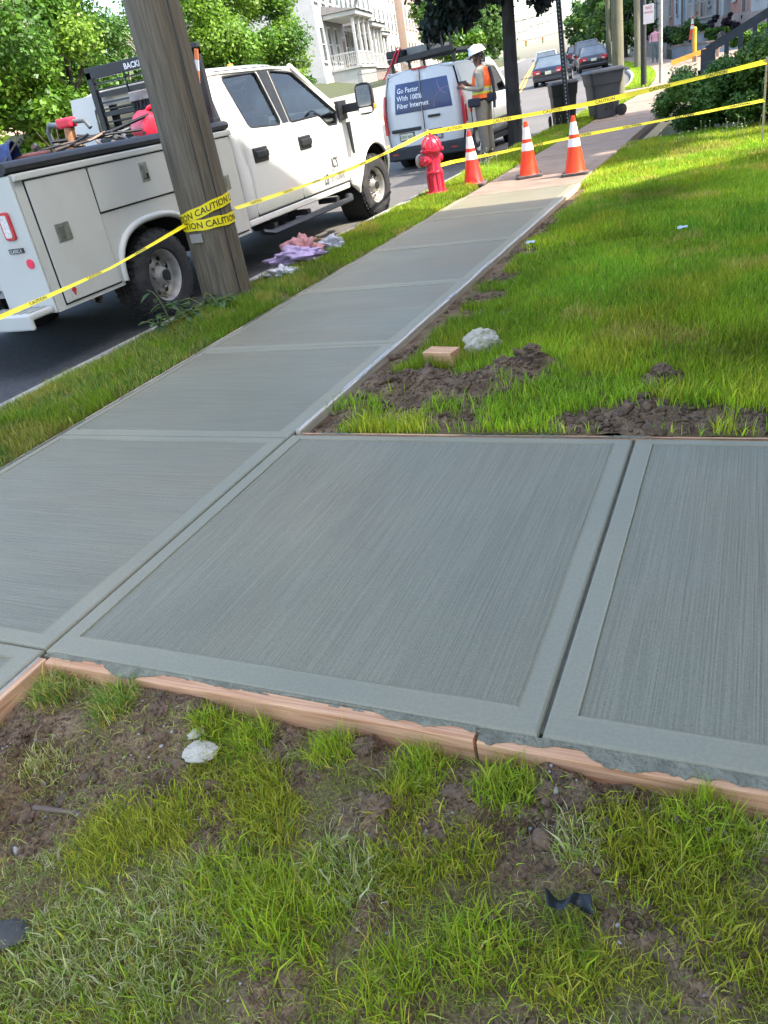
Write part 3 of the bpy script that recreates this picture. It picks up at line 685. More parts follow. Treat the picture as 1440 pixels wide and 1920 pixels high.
put(rock_mesh('slate', .05, .036, .015, mat('slate', (.07, .065, .055), .9, .25, 9, bump=.6), 11), 'slate', (-1.42, .555, zfg(-1.42, .555)+.014), .4, label='dark slate piece at the lower left edge', cat='rock')
bl = MB().box(-.105, .105, -.045, .045, -.019, .06); o = tag(bl.build('wood_offcut', M_wx, bevel=.003), 'short pink lumber offcut lying on the dug lawn soil', 'wood block'); o.location = (-1.60, 4.05, zl(-1.6, 4.05)+.03); o.rotation_euler = (.1, -.06, -.35)
clods = [rock_mesh('clod', .02, .016, .013, M_clod, 40+i, .75, 2) for i in range(5)]; pebs = [rock_mesh('pebble', .006, .005, .004, M_peb, 60+i, .6, 1) for i in range(3)]
def scatter(name, mes, spots, zf, label, m_):
    """crumbs too small to pick apart: one mesh"""
    VV, FF, off = [], [], 0
    src = []
    for me in mes:
        v = np.zeros(len(me.vertices)*3); me.vertices.foreach_get('co', v); f = np.zeros(len(me.polygons)*3, np.int32); me.polygons.foreach_get('vertices', f); src.append((v.reshape(-1, 3), f.reshape(-1, 3)))
    ZZ = zf(np.array([q[0] for q in spots]), np.array([q[1] for q in spots]))
    for (x, y, s), zz in zip(spots, ZZ):
        v, f = src[random.randrange(len(src))]; a = random.uniform(0, 2*PI); c_, s_ = math.cos(a), math.sin(a)
        R = np.array([[c_, -s_, 0], [s_, c_, 0], [0, 0, 1]])@np.array(Matrix.Rotation(random.uniform(0, 6), 3, 'X'))*np.array([random.uniform(.6, 1.4), random.uniform(.6, 1.4), random.uniform(.6, 1.2)])
        VV.append(v@R.T*s+np.array([x, y, zz+.002*s])); FF.append(f+off); off += len(v)
    o = np_obj(name, np.concatenate(VV), np.concatenate(FF), m_, smooth=False); stuff(o); o['label'] = label
def around(L, k, s0, s1, lim):
    out = []
    for a, b, r in L:
        for _ in range(int(k*r/.1)):
            x = a+random.gauss(0, r*.65); y = b+random.gauss(0, r*.65)
            if lim(x, y): out.append((x, y, random.uniform(s0, s1)*(2.4 if random.random() < .04 else 1)))
    return out
scatter('soil_crumbs', clods, around(DIRT, 200, .06, .42, lambda x, y: y < 1.27 and x > -1.99), z_fg, 'loose crumbs of dark soil in the foreground', M_clod)
scatter('soil_crumbs', clods, around(DIRT2, 60, .2, .95, lambda x, y: y > 3.08 and x > -1.99), z_lawn, 'loose dark soil crumbs beyond the front walk', M_clod)
scatter('soil_crumbs', clods, [(random.uniform(-2, .4), random.uniform(.3, 1.25), random.uniform(.05, .3)) for _ in range(5000)], z_fg, 'fine soil crumbs strewn through the foreground grass', M_clod)
scatter('gravel', pebs, around(DIRT, 16, .25, .9, lambda x, y: y < 1.27 and x > -1.99), z_fg, 'small pale pebbles in the foreground soil', M_peb)
bigc = [rock_mesh('soil_clod', .02, .017, .013, M_clod, 140+i, .8, 4) for i in range(4)]
for i, (x, y, s) in enumerate(((-.73,1.06,1.5),(-.56,1.14,1.6),(-1.48,1.2,1.5),(-.36,1.2,1.5),(-.84,1.22,1.2),(-1.7,.86,1.5),(-1.86,1.02,1.4))):
    put(bigc[i % 4], 'soil_clod', (x, y, zfg(x, y)+.004), i, label=['lumpy soil clod left of the bare mound in mid foreground', 'lumpy soil clod between the tufts below the board joint', 'soil clod against the near board behind the white chunk', 'soil clod at the foot of the right form board', 'small soil clod tucked under the near board', 'soil clod beside the trench at the left edge', 'soil clod left of the short stick'][i], cat='soil clod', group='soil clods in the foreground', s=s)
for i, (x, y, s) in enumerate(((-1.14,3.72,2.3),(-1.02,3.83,2.3),(-1.7,3.76,1.9),(-.37,3.68,2.2),(-1.3,3.5,1.7),(-1.86,6.0,2.0))):
    put(bigc[i % 4], 'soil_clod', (x, y, zl(x, y)+.008), i, label=['largest dark soil heap on the lawn beyond the walk', 'dark soil clod right behind the largest heap', 'dark soil clod beside the wood offcut', 'lone dark soil mound on the right of the lawn', 'flat dark clod in the middle of the dug strip', 'dark clod along the sidewalk form board farther up'][i], cat='soil clod', group='soil clods on the lawn', s=s)
mb = MB(); M_rib = mat('black_plastic', (.012, .014, .016), .45, .2, 20)
def ribn(u, v): wdt = .018*(.35+1.0*abs(u)**.8); return (.044*u, .8*v*wdt+.006*math.sin(5*u), .010+.006*math.cos(6*u)+.006*v*math.sin(3*u))
mb.grid(ribn, [i/10-1 for i in range(21)], [-1, 0, 1]); o = mb.build('plastic_scrap', M_rib, smooth=60, solid=.001); o.location = (-.27, .955, zfg(-.27, .955)+.03); o.rotation_euler = (.2, .1, .35); tag(o, 'twisted black plastic scrap on the foreground grass', 'plastic scrap')
mb = MB().box(-.09, .09, -.006, .006, 0, .01); o = mb.build('stick', mat('stick', (.16, .11, .08), .9), bevel=.004); o.location = (-1.56, .87, zfg(-1.56, .87)+.012); o.rotation_euler = (0, .1, .2); tag(o, 'short stick in the foreground trench', 'stick')
for i, (x, y) in enumerate(((-1.83, 7.1), (-.55, 7.0))):
    mb = MB().grid(lambda u, v: (u*.04, v*.02, .03+.01*math.sin(40*u+v*30)), [-1, -.4, .2, 1], [-1, 0, 1]); o = mb.build('litter_scrap', mat('litter', (.55, .62, .66), .6)); o.location = (x, y, zl(x, y)+.02); tag(o, ('pale litter scrap on lawn close to the sidewalk', 'pale litter scrap in the middle of the lawn')[i], 'litter')
# ================================================================== UTILITY TRUCK
M_wp = mat('white_paint', (.64, .635, .60), .32, .03, 1.2, coat=.5, dirt=(.55, .52, .46), dirt_amt=.25, dirt_scale=3)
M_wb = mat('service_body_paint', (.50, .50, .455), .42, .04, 1.5, coat=.2, dirt=(.42, .38, .32), dirt_amt=.30, dirt_scale=4)
M_blk = mat('black_trim', (.016, .017, .019), .5, .25, 12, bump=.1)
M_blk2 = mat('black_powder_coat', (.02, .021, .023), .42, .2, 10)
M_rub = mat('tyre_rubber', (.022, .022, .023), .85, .3, 16, bump=.2, dirt=(.09, .08, .07), dirt_amt=.5, dirt_scale=9)
M_steel = mat('steel_wheel', (.46, .44, .40), .42, .25, 14, metal=.45, dirt=(.16, .13, .10), dirt_amt=.6, dirt_scale=9)
M_chrome = mat('chrome', (.75, .75, .75), .12, .05, 5, metal=1.0)
M_latch = mat('latch_metal', (.34, .35, .30), .4, .25, 20, metal=.8)
M_glass = glass_mat('car_glass', (.74, .82, .79))
M_dglass = glass_mat('dark_glass', (.18, .21, .22))
M_red = mat('red_lens', (.50, .02, .03), .2, .2, 40, coat=.6)
M_lens = mat('clear_lens', (.62, .6, .58), .2, .25, 60, coat=.6)
M_int = mat('interior', (.085, .085, .085), .85, .3, 8)
M_dark = mat('underside', (.012, .012, .012), .9)
M_orange = mat('orange_lens', (.9, .25, .03), .3, .1, 10)

TRK = thing('utility_truck', 'white crew-cab utility truck with service body parked at the kerb', 'truck', (-5.9, 0, -.13))
def sx(z): return 1.0 + .018*math.sin(max(0, min(1, (z-.5)/.9))*PI) - max(0, z-1.40)*.27 - max(0, .62-z)*.25
def sidefn(s, dx=0.0): return lambda u, v: (s*(sx(v)+dx), u, v)
ZC = [.6, .7, .8, .95, 1.0, 1.1, 1.2, 1.3, 1.38, 1.42, 1.5, 1.6, 1.7, 1.8, 1.9]
winR = fillet([(7.72, 1.93), (8.42, 1.945), (8.50, 1.40), (7.84, 1.43)], .06)
winF = fillet([(8.70, 1.945), (9.20, 1.90), (9.92, 1.40), (9.88, 1.27), (9.62, 1.28), (9.42, 1.41), (8.72, 1.40)], .04)
doorR = fillet([(7.63, .58), (8.675, .58), (8.675, 1.99), (7.63, 1.985)], .02)
doorF = fillet([(8.685, .58), (9.98, .58), (10.0, 1.36), (9.99, 1.44), (9.26, 1.965), (8.685, 1.99)], .02)
for s in (1, -1):
    for nm, ol, hole, hy, lab in (('rear_door', doorR, winR, 7.83, None), ('front_door', doorF, winF, 9.02 if s > 0 else 9.0, None)):
        mb = MB(); panel(mb, ol, sidefn(s), [hole], (), ZC); d = mb.build(nm, M_wp, TRK, smooth=35, solid=.03*1)
        mb = MB(); panel(mb, hole, sidefn(s, -.018), (), (), ZC); mb.build('window', M_glass, d, smooth=35)
        R = [Vector(sidefn(s, -.001)(u, v)) for u, v in ol]; mb = MB(); mb.tube(R+[R[0]], .0055, 4, caps=False); mb.build('door_seam', M_dark, d)
        # rubber edge of the glass
        R = [Vector(sidefn(s, -.004)(u, v)) for u, v in hole]; mb = MB()
        mb.tube(R+[R[0]], .012, 5, caps=False); mb.build('window_seal', M_blk, d, smooth=60)
        hx = s*(sx(1.16)+.012); y0 = 7.78 if nm == 'rear_door' else 8.80
        hb = MB().box(hx-.02, hx+.03, y0, y0+.25, 1.13, 1.20); hb.box(hx-.025, hx+.004, y0-.02, y0+.27, 1.09, 1.235); hb.build('handle', M_blk, d, bevel=.012)
    mb = MB(); panel(mb, [(7.42, .56), (7.62, .56), (7.62, 1.99), (7.42, 1.97)], sidefn(s), (), (), ZC); mb.build('cab_corner', M_wp, TRK, smooth=40, solid=.03)
    mb = MB(); mb.box(s*.955-.04, s*.955+.04, 7.43, 9.97, .50, .572); mb.build('rocker_panel', M_wp, TRK, bevel=.015)
    # black B pillar cover and front sail panel
    mb = MB(); panel(mb, [(8.45, 1.95), (8.672, 1.96), (8.672, 1.41), (8.53, 1.41)], sidefn(s, .004), (), (), ZC); panel(mb, [(8.69, 1.96), (8.72, 1.96), (8.74, 1.41), (8.69, 1.41)], sidefn(s, .004), (), (), ZC)
    mb.build('pillar_trim', M_blk, TRK, smooth=35)
    # front fender with wheel arch
    arc = [(10.80-.53*math.cos(a), .42+.53*math.sin(a)) for a in np.linspace(-.05, PI+.05, 22)]
    fen = [(9.995, .56)] + arc + [(11.40, .50), (11.47, .8), (11.47, 1.10), (11.40, 1.30), (10.9, 1.37), (9.995, 1.405)]
    def ffn(u, v, s=s): return (s*(sx(v) - .10*max(0, (u-11.1)/.37)**2 + .03*math.exp(-((math.hypot(u-10.8, v-.42)-.55)/.1)**2)), u, v)
    mb = MB(); panel(mb, fen, ffn, (), [10.1, 10.25, 10.4, 10.6, 10.8, 11.0, 11.1, 11.2, 11.3, 11.4], ZC[:9]); fo = mb.build('front_fender', M_wp, TRK, smooth=40, solid=.02)
    mb = MB(); R = [Vector(ffn(u, v)) for u, v in arc]; mb.tube(R, .018, 6); mb.build('arch_lip', M_wp, fo, smooth=60)
    vo = fillet([(10.12, 1.26), (10.23, 1.27), (10.21, .88), (10.155, .90)], .02)
    mb = MB(); panel(mb, vo, sidefn(s, .012)); mb.build('fender_vent', M_blk, fo, solid=.01)
    # wheel well
    mb = MB().lathe([(.52, 0), (.52, .35)], 28, (s*.97-(.35 if s > 0 else 0), 10.80, .42), 'x'); mb.build('wheel_well', M_dark, TRK, smooth=60)
    # running board
    mb = MB(); mb.tube([(s*1.0, 7.62, .42), (s*1.06, 7.72, .385), (s*1.06, 9.75, .385), (s*1.0, 9.86, .42)], .055, 8, flat=.55)
    for yy in (7.9, 8.7, 9.5): mb.box(min(s*.75, s*1.02), max(s*.75, s*1.02), yy-.04, yy+.04, .40, .46)
    mb.build('running_board', M_blk2, TRK, smooth=50)
    # mirror
    mb = MB(); rings = []
    for t in np.linspace(0, 1, 7):
        k = .82+.18*math.sin(t*PI); z0, z1 = 1.315, 1.665
        zc = (z0+z1)/2; y = 10.02+.17*t; sc_ = (1, .98, .95, .88, .78, .62, .4)[int(round(t*6))]
        rings.append([(s*(1.36+.115*sc_*math.copysign(abs(math.cos(a))**.5, math.cos(a))), y, zc+.18*sc_*math.copysign(abs(math.sin(a))**.5, math.sin(a))) for a in np.linspace(0, 2*PI, 16, endpoint=False)])
    mi_ = mb.loft(rings).build('side_mirror', M_blk, TRK, smooth=50)
    MB().box(min(s*1.0, s*1.27), max(s*1.0, s*1.27), 10.03, 10.12, 1.37, 1.47).box(min(s*.97, s*1.04), max(s*.97, s*1.04), 9.92, 10.16, 1.30, 1.52).build('mirror_arm', M_blk, mi_, bevel=.01)
    gm = MB(); g = fillet([(1.27, 1.41), (1.455, 1.41), (1.455, 1.64), (1.27, 1.64)], .03); gm.prism([(s*a, b) for a, b in g], 'y', 10.012, 10.018); gm.build('mirror_glass', M_chrome, mi_)
    gm = MB(); g = fillet([(1.27, 1.335), (1.455, 1.335), (1.455, 1.395), (1.27, 1.395)], .02); gm.prism([(s*a, b) for a, b in g], 'y', 10.012, 10.018); gm.build('mirror_glass', M_chrome, mi_)
    MB().box(min(s*1.44, s*1.48), max(s*1.44, s*1.48), 10.03, 10.11, 1.36, 1.42).build('marker_lens', M_orange, mi_, bevel=.008)
# roof, pillars, windshield, hood, front
def roof(u, v):     # u across -1..1, v along 0..1
    e = abs(u)**5; y = 7.40+1.84*v
    fr = max(0, (v-.75)/.25)**2
    return (u*(.865-.0*v), y, 2.055-.085*e-.075*fr - .03*max(0, (.12-v)/.12)**2)
us = [-1, -.97, -.92, -.85, -.7, -.45, -.2, 0, .2, .45, .7, .85, .92, .97, 1]
MB().grid(roof, us, [0, .03, .07, .12, .3, .5, .7, .8, .88, .94, 1]).build('roof', M_wp, TRK, smooth=60, solid=.02)
def wsfn(u, v): return (u*(.80+.13*v), 9.24+.80*v+.05*(1-u*u), 1.965-.555*v)
MB().grid(wsfn, np.linspace(-1, 1, 11), np.linspace(0, 1, 6)).build('windshield', M_glass, TRK, smooth=60)
for s in (1, -1):
    MB().tube([(s*.845, 9.20, 1.965), (s*.90, 9.62, 1.68), (s*.975, 10.02, 1.42)], .04, 8).build('front_pillar', M_wp, TRK, smooth=60)
def hood(u, v):
    dome = .035*math.exp(-((abs(u)-.45)/.18)**2)
    return (u*(.98-.05*v*v), 9.99+1.47*v, 1.415+.03*(1-u*u)-.10*v**2.2+dome*(1-.4*v)-.03*abs(u)**8-.06*max(0, (v-.9)/.1)**2)
MB().grid(hood, np.linspace(-1, 1, 21), [0, .1, .25, .4, .55, .7, .8, .88, .94, 1]).build('hood', M_wp, TRK, smooth=60, solid=.02)
mb = MB().box(-.93, .93, 11.38, 11.46, .75, 1.31); mb.build('grille', M_blk, TRK, bevel=.02)
mb = MB()
for k in range(4): mb.box(-.62, .62, 11.455, 11.48, .84+k*.11, .89+k*.11)
mb.build('grille_bar', M_chrome, TRK, bevel=.006)
for s in (1, -1): MB().box(min(s*.66, s*.92), max(s*.66, s*.92), 11.44, 11.49, .86, 1.22).build('headlight', M_lens, TRK, bevel=.02)
bum = fillet([(-1.0, 11.25), (-.9, 11.58), (.9, 11.58), (1.0, 11.25), (.9, 11.25), (.8, 11.46), (-.8, 11.46), (-.9, 11.25)], .05)
MB().prism(bum, 'z', .46, .74).build('front_bumper', M_chrome, TRK, bevel=.03, segs=3)
# cab back, floor, seats, dash
rwb = fillet([(-.62, 1.45), (.62, 1.45), (.58, 1.88), (-.58, 1.88)], .05)
mb = MB(); panel(mb, [(-.98, .56), (.98, .56), (1.0, 1.4), (.86, 2.0), (-.86, 2.0), (-1.0, 1.4)], lambda u, v: (u, 7.41, v), [rwb]); mb.build('cab_back', M_wp, TRK, solid=.02)
mb = MB(); panel(mb, rwb, lambda u, v: (u, 7.405, v)); mb.build('rear_window', M_dglass, TRK)
MB().box(-.93, .93, 7.45, 11.3, .50, .62).build('floor_pan', M_dark, TRK)
def seat(x, y, nm='seat'):
    mb = MB(); mb.box(x-.25, x+.25, y-.05, y+.5, .75, 1.0).box(x-.25, x+.25, y-.16, y, .95, 1.55, M=Matrix.Translation((0, y, 1)) @ Matrix.Rotation(.18, 4, 'X') @ Matrix.Translation((0, -y, -1)))
    o = mb.build(nm, M_int, TRK, bevel=.06, segs=3)
    MB().box(x-.13, x+.13, y-.26, y-.14, 1.58, 1.78).tube([(x-.05, y-.19, 1.5), (x-.05, y-.19, 1.6)], .008, 5).tube([(x+.05, y-.19, 1.5), (x+.05, y-.19, 1.6)], .008, 5).build('headrest', M_int, o, bevel=.035, segs=3)
for x in (.48, -.48): seat(x, 8.85); seat(x, 7.85)
db = MB().box(-.92, .92, 9.72, 10.1, 1.05, 1.36).build('dashboard', M_int, TRK, bevel=.06, segs=3)
stw = MB(); c = Vector((-.45, 9.55, 1.3)); R = Matrix.Rotation(-.5, 3, 'X')
stw.tube([c+R@Vector((.19*math.cos(a), 0, .19*math.sin(a))) for a in np.linspace(0, 2*PI, 21)], .015, 6, caps=False).bar(c+R@Vector((-.18, 0, 0)), c+R@Vector((.18, 0, 0)), .04, .02).build('steering_wheel', M_int, TRK, smooth=60)
MB().box(-.12, .12, 9.33, 9.36, 1.76, 1.84).build('rear_view_mirror', M_blk, TRK, bevel=.01)
MB().lathe([(.001, .045), (.03, .04), (.045, .0)], 12, (.35, 8.75, 2.05)).lathe([(.001, .045), (.03, .04), (.045, .0)], 12, (-.35, 8.75, 2.05)).build('cab_marker_light', M_orange, TRK, smooth=60)

# wheels
def wheel(x, y, s, steer=0.0):
    w_ = bpy.data.objects.new('wheel', None); COL.objects.link(w_); w_.parent = TRK; w_.location = (x, y, .40); w_.rotation_euler = (0, 0, steer + (0 if s > 0 else PI))
    mb = MB(); pr = [(.225, .02), (.24, .045), (.30, .055), (.355, .05), (.385, .03), (.398, .0), (.40, -.11), (.398, -.22), (.385, -.25), (.355, -.27), (.30, -.275), (.225, -.25)]
    mb.lathe(pr, 48, axis='x')
    for k in range(44):
        a = 2*PI*k/44
        for j, (x0, x1) in enumerate(((.018, -.055), (-.065, -.105), (-.115, -.155), (-.165, -.24))):
            aa = a+(.05 if j % 2 else 0); M_ = Matrix.Rotation(aa, 4, 'X')
            mb.box(x1, x0, -.018, .018, .392, .411, M=M_)
        if k % 2 == 0: mb.box(.025, .045, -.013, .013, .36, .39, M=Matrix.Rotation(a, 4, 'X'))
    mb.build('tyre', M_rub, w_, smooth=35)
    rm = MB().lathe([(.235, -.26), (.215, -.24), (.20, -.12), (.205, -.02), (.222, .022), (.236, .028), (.238, .018), (.225, .0), (.205, -.05), (.185, -.085), (.165, -.075), (.12, -.05), (.09, -.045), (.085, -.02), (.06, .015), (.058, .03), (.001, .032)], 40, axis='x').build('rim', M_steel, w_, smooth=35)
    hb = MB()
    for k in range(8):
        a = 2*PI*(k+.5)/8; M_ = Matrix.Rotation(a, 4, 'X')
        hb.add([M_ @ Vector((-.07+.002 + .012, .028*math.cos(t), .152+.020*math.sin(t))) for t in np.linspace(0, 2*PI, 10, endpoint=False)], [tuple(range(10))])
    hb.build('vent_hole', M_dark, rm)
    for k in range(8):
        a = 2*PI*k/8; ln = MB().lathe([(.013, 0), (.013, .03), (.001, .034)], 6, (-.045, .105*math.cos(a), .105*math.sin(a)), 'x'); ln.build('lug_nut', M_chrome, rm)
    MB().lathe([(.05, .03), (.05, .045), (.001, .048)], 16, axis='x').build('hub_cap', M_blk2, rm, smooth=50)
    return w_
wheel(.965, 5.87, 1); wheel(.965, 10.80, 1, -.10); wheel(-.965, 5.87, -1); wheel(-.965, 10.80, -1, -.10)
MB().tube([(-.9, 5.87, .40), (.8, 5.87, .40)], .06, 8).tube([(-.9, 10.8, .38), (.8, 10.8, .38)], .05, 8).box(-.5, -.4, 4.7, 11.2, .46, .60).box(.4, .5, 4.7, 11.2, .46, .60).build('chassis', M_dark, TRK)
MB().tube([(.65, 5.3, .44), (.75, 5.12, .44), (.95, 5.02, .42)], .04, 10, caps=False).build('exhaust_pipe', M_steel, TRK, smooth=60)

# service body (side boxes with compartments, open bed)
SBX = 1.02
for s in (1, -1):
    arc = [(5.87-.565*math.copysign(abs(math.cos(a))**.8, math.cos(a)), .47+.44*abs(math.sin(a))**.75) for a in np.linspace(.02, PI-.02, 24)]
    ol = [(4.50, .46), (5.30, .46)] + arc + [(6.44, .46), (7.385, .46), (7.385, 1.455), (4.50, 1.455)]
    mb = MB(); panel(mb, ol, lambda u, v, s=s: (s*SBX, u, v)); side = mb.build('body_side', M_wb, TRK, solid=.02)
    # white flare round the arch
    mb = MB(); mb.tube([(s*(SBX+.012), u, v) for u, v in arc], .03, 8); mb.build('arch_flare', M_wb, side, smooth=60)
    mb = MB(); mb.grid(lambda i, t: (s*(SBX-.5*t), *arc[i]), range(len(arc)), [0, 1]); mb.build('arch_liner', M_dark, side)
    # inner bed wall, box top
    MB().box(min(s*.50, s*.54), max(s*.50, s*.54), 4.52, 7.38, .60, 1.455).box(min(s*.54, s*1.0), max(s*.54, s*1.0), 4.52, 7.38, 1.43, 1.452).build('bed_wall', mat('worn_grey_bed', (.22, .21, .20), .8, .35, 6, dirt=(.12, .09, .07), dirt_amt=.7), TRK)
    # black rolled rail cap on top, drip rail below
    mb = MB(); mb.tube([(s*(SBX-.06), 4.47, 1.50), (s*(SBX-.06), 7.40, 1.50)], .075, 10, flat=.6); mb.box(min(s*.5, s*(SBX-.06)), max(s*.5, s*(SBX-.06)), 4.50, 7.38, 1.46, 1.535); mb.build('rail_cap', M_blk, TRK, smooth=50)
    mb = MB().box(min(s*SBX, s*(SBX+.03)), max(s*SBX, s*(SBX+.03)), 4.50, 7.385, 1.405, 1.452); mb.build('drip_rail', M_wb, side, bevel=.008)
    for nm, (y0, y1, z0, z1) in (('compartment_door', (4.60, 5.25, .50, 1.395)), ('compartment_door', (5.27, 6.62, 1.055, 1.395)), ('compartment_door', (6.64, 7.33, .50, 1.395))):
        d = MB().box(min(s*SBX, s*(SBX+.016)), max(s*SBX, s*(SBX+.016)), y0, y1, z0, z1).build(nm, M_wb, TRK, bevel=.006)
        # dark rubber gap round it
        g = MB().box(min(s*(SBX), s*(SBX+.003)), max(s*SBX, s*(SBX+.003)), y0-.012, y1+.012, z0-.012, z1+.012); g.build('door_gap', M_dark, d)
        ly, lz = {4.60: (4.80, 1.0), 5.27: (5.93, 1.27), 6.64: (7.1, 1.0)}[y0]
        xx = SBX+.016
        wv = .075 if y0 != 5.27 else .05; hv = .065 if y0 != 5.27 else .075
        l_ = MB().box(min(s*xx, s*(xx+.008)), max(s*xx, s*(xx+.008)), ly-wv, ly+wv, lz-hv, lz+hv).build('latch', M_latch, d, bevel=.006)
        MB().box(min(s*(xx+.006), s*(xx+.014)), max(s*(xx+.006), s*(xx+.014)), ly-wv*.75, ly+wv*.1, lz-hv*.7, lz+hv*.7).build('latch_paddle', mat('latch_paddle', (.22, .22, .2), .35, .2, 20, metal=.7), l_, bevel=.004)
        if y0 == 5.27: MB().box(min(s*(xx+.006), s*(xx+.011)), max(s*(xx+.006), s*(xx+.011)), ly-wv*.7, ly+wv*.7, lz-hv*.8, lz-hv*.2).build('latch_paddle', M_dark, l_)
    # rear upright with lamp, badge and reflectors (faces the viewer)
    rp = MB(); a, b = sorted((s*.52, s*SBX)); rp.box(a+(.003 if s < 0 else 0), b-(.003 if s > 0 else 0), 4.48, 4.498, .46, 1.45); rear = rp.build('rear_upright', M_wb, TRK, bevel=.02, segs=3)
    hx = s*.84
    g = fillet([(hx-.055, 1.02), (hx+.055, 1.02), (hx+.055, 1.22), (hx-.055, 1.22)], .03)
    tl = MB().prism(g, 'y', 4.462, 4.482).build('tail_light', M_red, rear, bevel=.005)
    g2 = fillet([(hx-.034, 1.04), (hx+.034, 1.04), (hx+.034, 1.20), (hx-.034, 1.20)], .02); MB().prism(g2, 'y', 4.456, 4.463).build('tail_light_lens', M_lens, tl)
    MB().lathe([(.036, 0), (.036, -.008), (.001, -.008)], 20, (s*.93, 4.48, .84), 'y').build('round_reflector', mat('red_reflector', (.75, .03, .08), .3), rear)
    bd = MB().box(hx-.075, hx+.075, 4.470, 4.482, .925, .96).build('badge', M_blk, rear)
    lettering('badge_letters', 'CLASSIC II', .034, lambda x, y: (hx-.068+x, 4.468, .931+y), mat('badge_silver', (.7, .7, .68), .35), bd, bold=.01, sx=.82)
MB().box(-.5, .5, 4.50, 4.56, .62, 1.30).build('tailgate', M_wb, TRK, bevel=.02)
MB().box(-1.0, 1.0, 4.24, 4.476, .47, .52).box(-1.0, 1.0, 4.22, 4.26, .40, .52).build('rear_step_bumper', M_wb, TRK, bevel=.015)
mb = MB()
for i in range(26): mb.box(-.95+i*.075, -.92+i*.075, 4.27, 4.46, .521, .526)
mb.build('step_tread', mat('galvanised_tread', (.4, .4, .4), .5, .3, 30, metal=.6), TRK)
MB().prism(fillet([(4.66, .51), (4.74, .51), (4.73, .62), (4.67, .62)], .01), 'x', 1.038, 1.041).build('marker_plate', M_wb, TRK)
MB().prism([(4.70, .535), (4.725, .585), (4.70, .605), (4.675, .585)], 'x', 1.042, 1.046).build('red_marker', M_red, TRK)
MB().box(-.5, .5, 4.5, 7.38, .60, .66).build('bed_floor', mat('worn_grey_bed', (.2, .2, .2)), TRK)
MB().box(-1.0, 1.0, 7.36, 7.39, .60, 1.46).build('bulkhead', M_wb, TRK)

# headache rack
rk = MB(); yr = 7.30
for x in (-.42, .93): rk.box(x-.035, x+.035, yr-.03, yr+.03, 1.5, 2.20)
rk.box(-.455, .965, yr-.03, yr+.03, 2.13, 2.235)
rack = rk.build('headache_rack', M_blk2, TRK, bevel=.006)
for k in range(9): MB().box(-.40, .90, yr-.008, yr+.02, 1.60+k*.06, 1.615+k*.06+ (.03 if k in (3, 6) else 0)).build('louver', M_blk2, rack)
for x in (.02, .48): MB().box(x-.006, x+.006, yr-.02, yr, 1.56, 2.14).build('louver_stay', M_blk2, rack)
MB().box(-.5, .98, yr-.06, yr+.06, 1.535, 1.58).build('rack_foot', M_blk2, rack, bevel=.005)
lettering('rack_letters', 'BACKRACK', .072, lambda x, y: (.06+x, yr-.034, 2.152+y), mat('white_letters', (.8, .8, .8), .5), rack, bold=.03)
# lettering on the door
M_ink = mat('black_letters', (.02, .02, .025), .5)
def dfn(y0, z0): return lambda x, y: (sx(z0+y)+.006, y0+x, z0+y)
lettering('door_letters', "JC'S", .17, dfn(9.50, .80), M_ink, TRK, sx=.62, bold=.012)
lettering('door_letters', 'US', .17, dfn(9.24, .64), M_ink, TRK, sx=.62, bold=.012)
lettering('door_letters', 'DOT # 2436742', .085, dfn(9.42, .65), M_ink, TRK, sx=.7)
# ---- load in the truck bed (each a thing of its own)
TX, TZ = -5.9, -.13
def T(x, y, z): return (TX+x, y, TZ+z)
M_gas = mat('red_plastic', (.72, .03, .06), .4, .1, 6); M_handle = mat('wood_handle', (.55, .30, .10), .6, .2, 8, stretch=(1, 8, 8)); M_iron = mat('rusty_iron', (.10, .085, .075), .7, .4, 14, metal=.4)
g = thing('fuel_can', 'red plastic fuel can lying on top of the tools in the truck bed', 'fuel can', T(.42, 6.85, 1.52))
mb = MB(); rings = []
for i, (y, w_, h_) in enumerate(((-.18, .09, .07), (-.16, .12, .11), (0, .13, .14), (.1, .12, .13), (.17, .10, .09), (.19, .07, .05))):
    rings.append([(w_*math.copysign(abs(math.cos(a))**.6, math.cos(a)), y, .10+h_*math.copysign(abs(math.sin(a))**.6, math.sin(a))) for a in np.linspace(0, 2*PI, 16, endpoint=False)])
mb.loft(rings).build('can_body', M_gas, g, smooth=50)
MB().tube([(0, -.15, .2), (0, -.13, .29), (0, .0, .31), (0, .10, .27), (0, .13, .2)], .02, 7).build('carry_handle', M_gas, g, smooth=60)
MB().tube([(0, .17, .14), (0, .25, .18)], [.03, .025], 8).build('cap', M_blk, g, smooth=60); g.rotation_euler = (.2, .5, 1.2)
r = thing('tamping_rammer', 'red and brown jumping-jack tamper with hose standing in the truck bed', 'tamper', T(.0, 6.3, 1.28))
MB().tube([(0, 0, 0), (0, 0, .10), (0, 0, .32), (.02, 0, .52)], [.07, .09, .075, .06], 12).build('bellows', mat('bellows', (.35, .16, .07), .7, .3, 12), r, smooth=60)
MB().box(-.10, .12, -.07, .07, .52, .62).build('engine_cover', M_gas, r, bevel=.025, segs=3)
MB().tube([(-.05, 0, .55), (-.28, .02, .58), (-.36, .05, .5), (-.33, .05, .36)], .03, 8).tube([(.1, 0, .57), (.28, 0, .56), (.34, 0, .48)], .025, 8).build('handle_frame', mat('grey_tool', (.12, .13, .13), .5, .3, 10), r, smooth=60); r.scale = (.8, .8, .85)
MB().tube([(-.35, .02, .12), (-.2, .0, .22), (.0, -.05, .24)], .09, 10).box(-.42, -.28, -.07, .07, .05, .28).build('fuel_tank', mat('teal_tool', (.10, .16, .17), .5, .3, 8), r, bevel=.02)
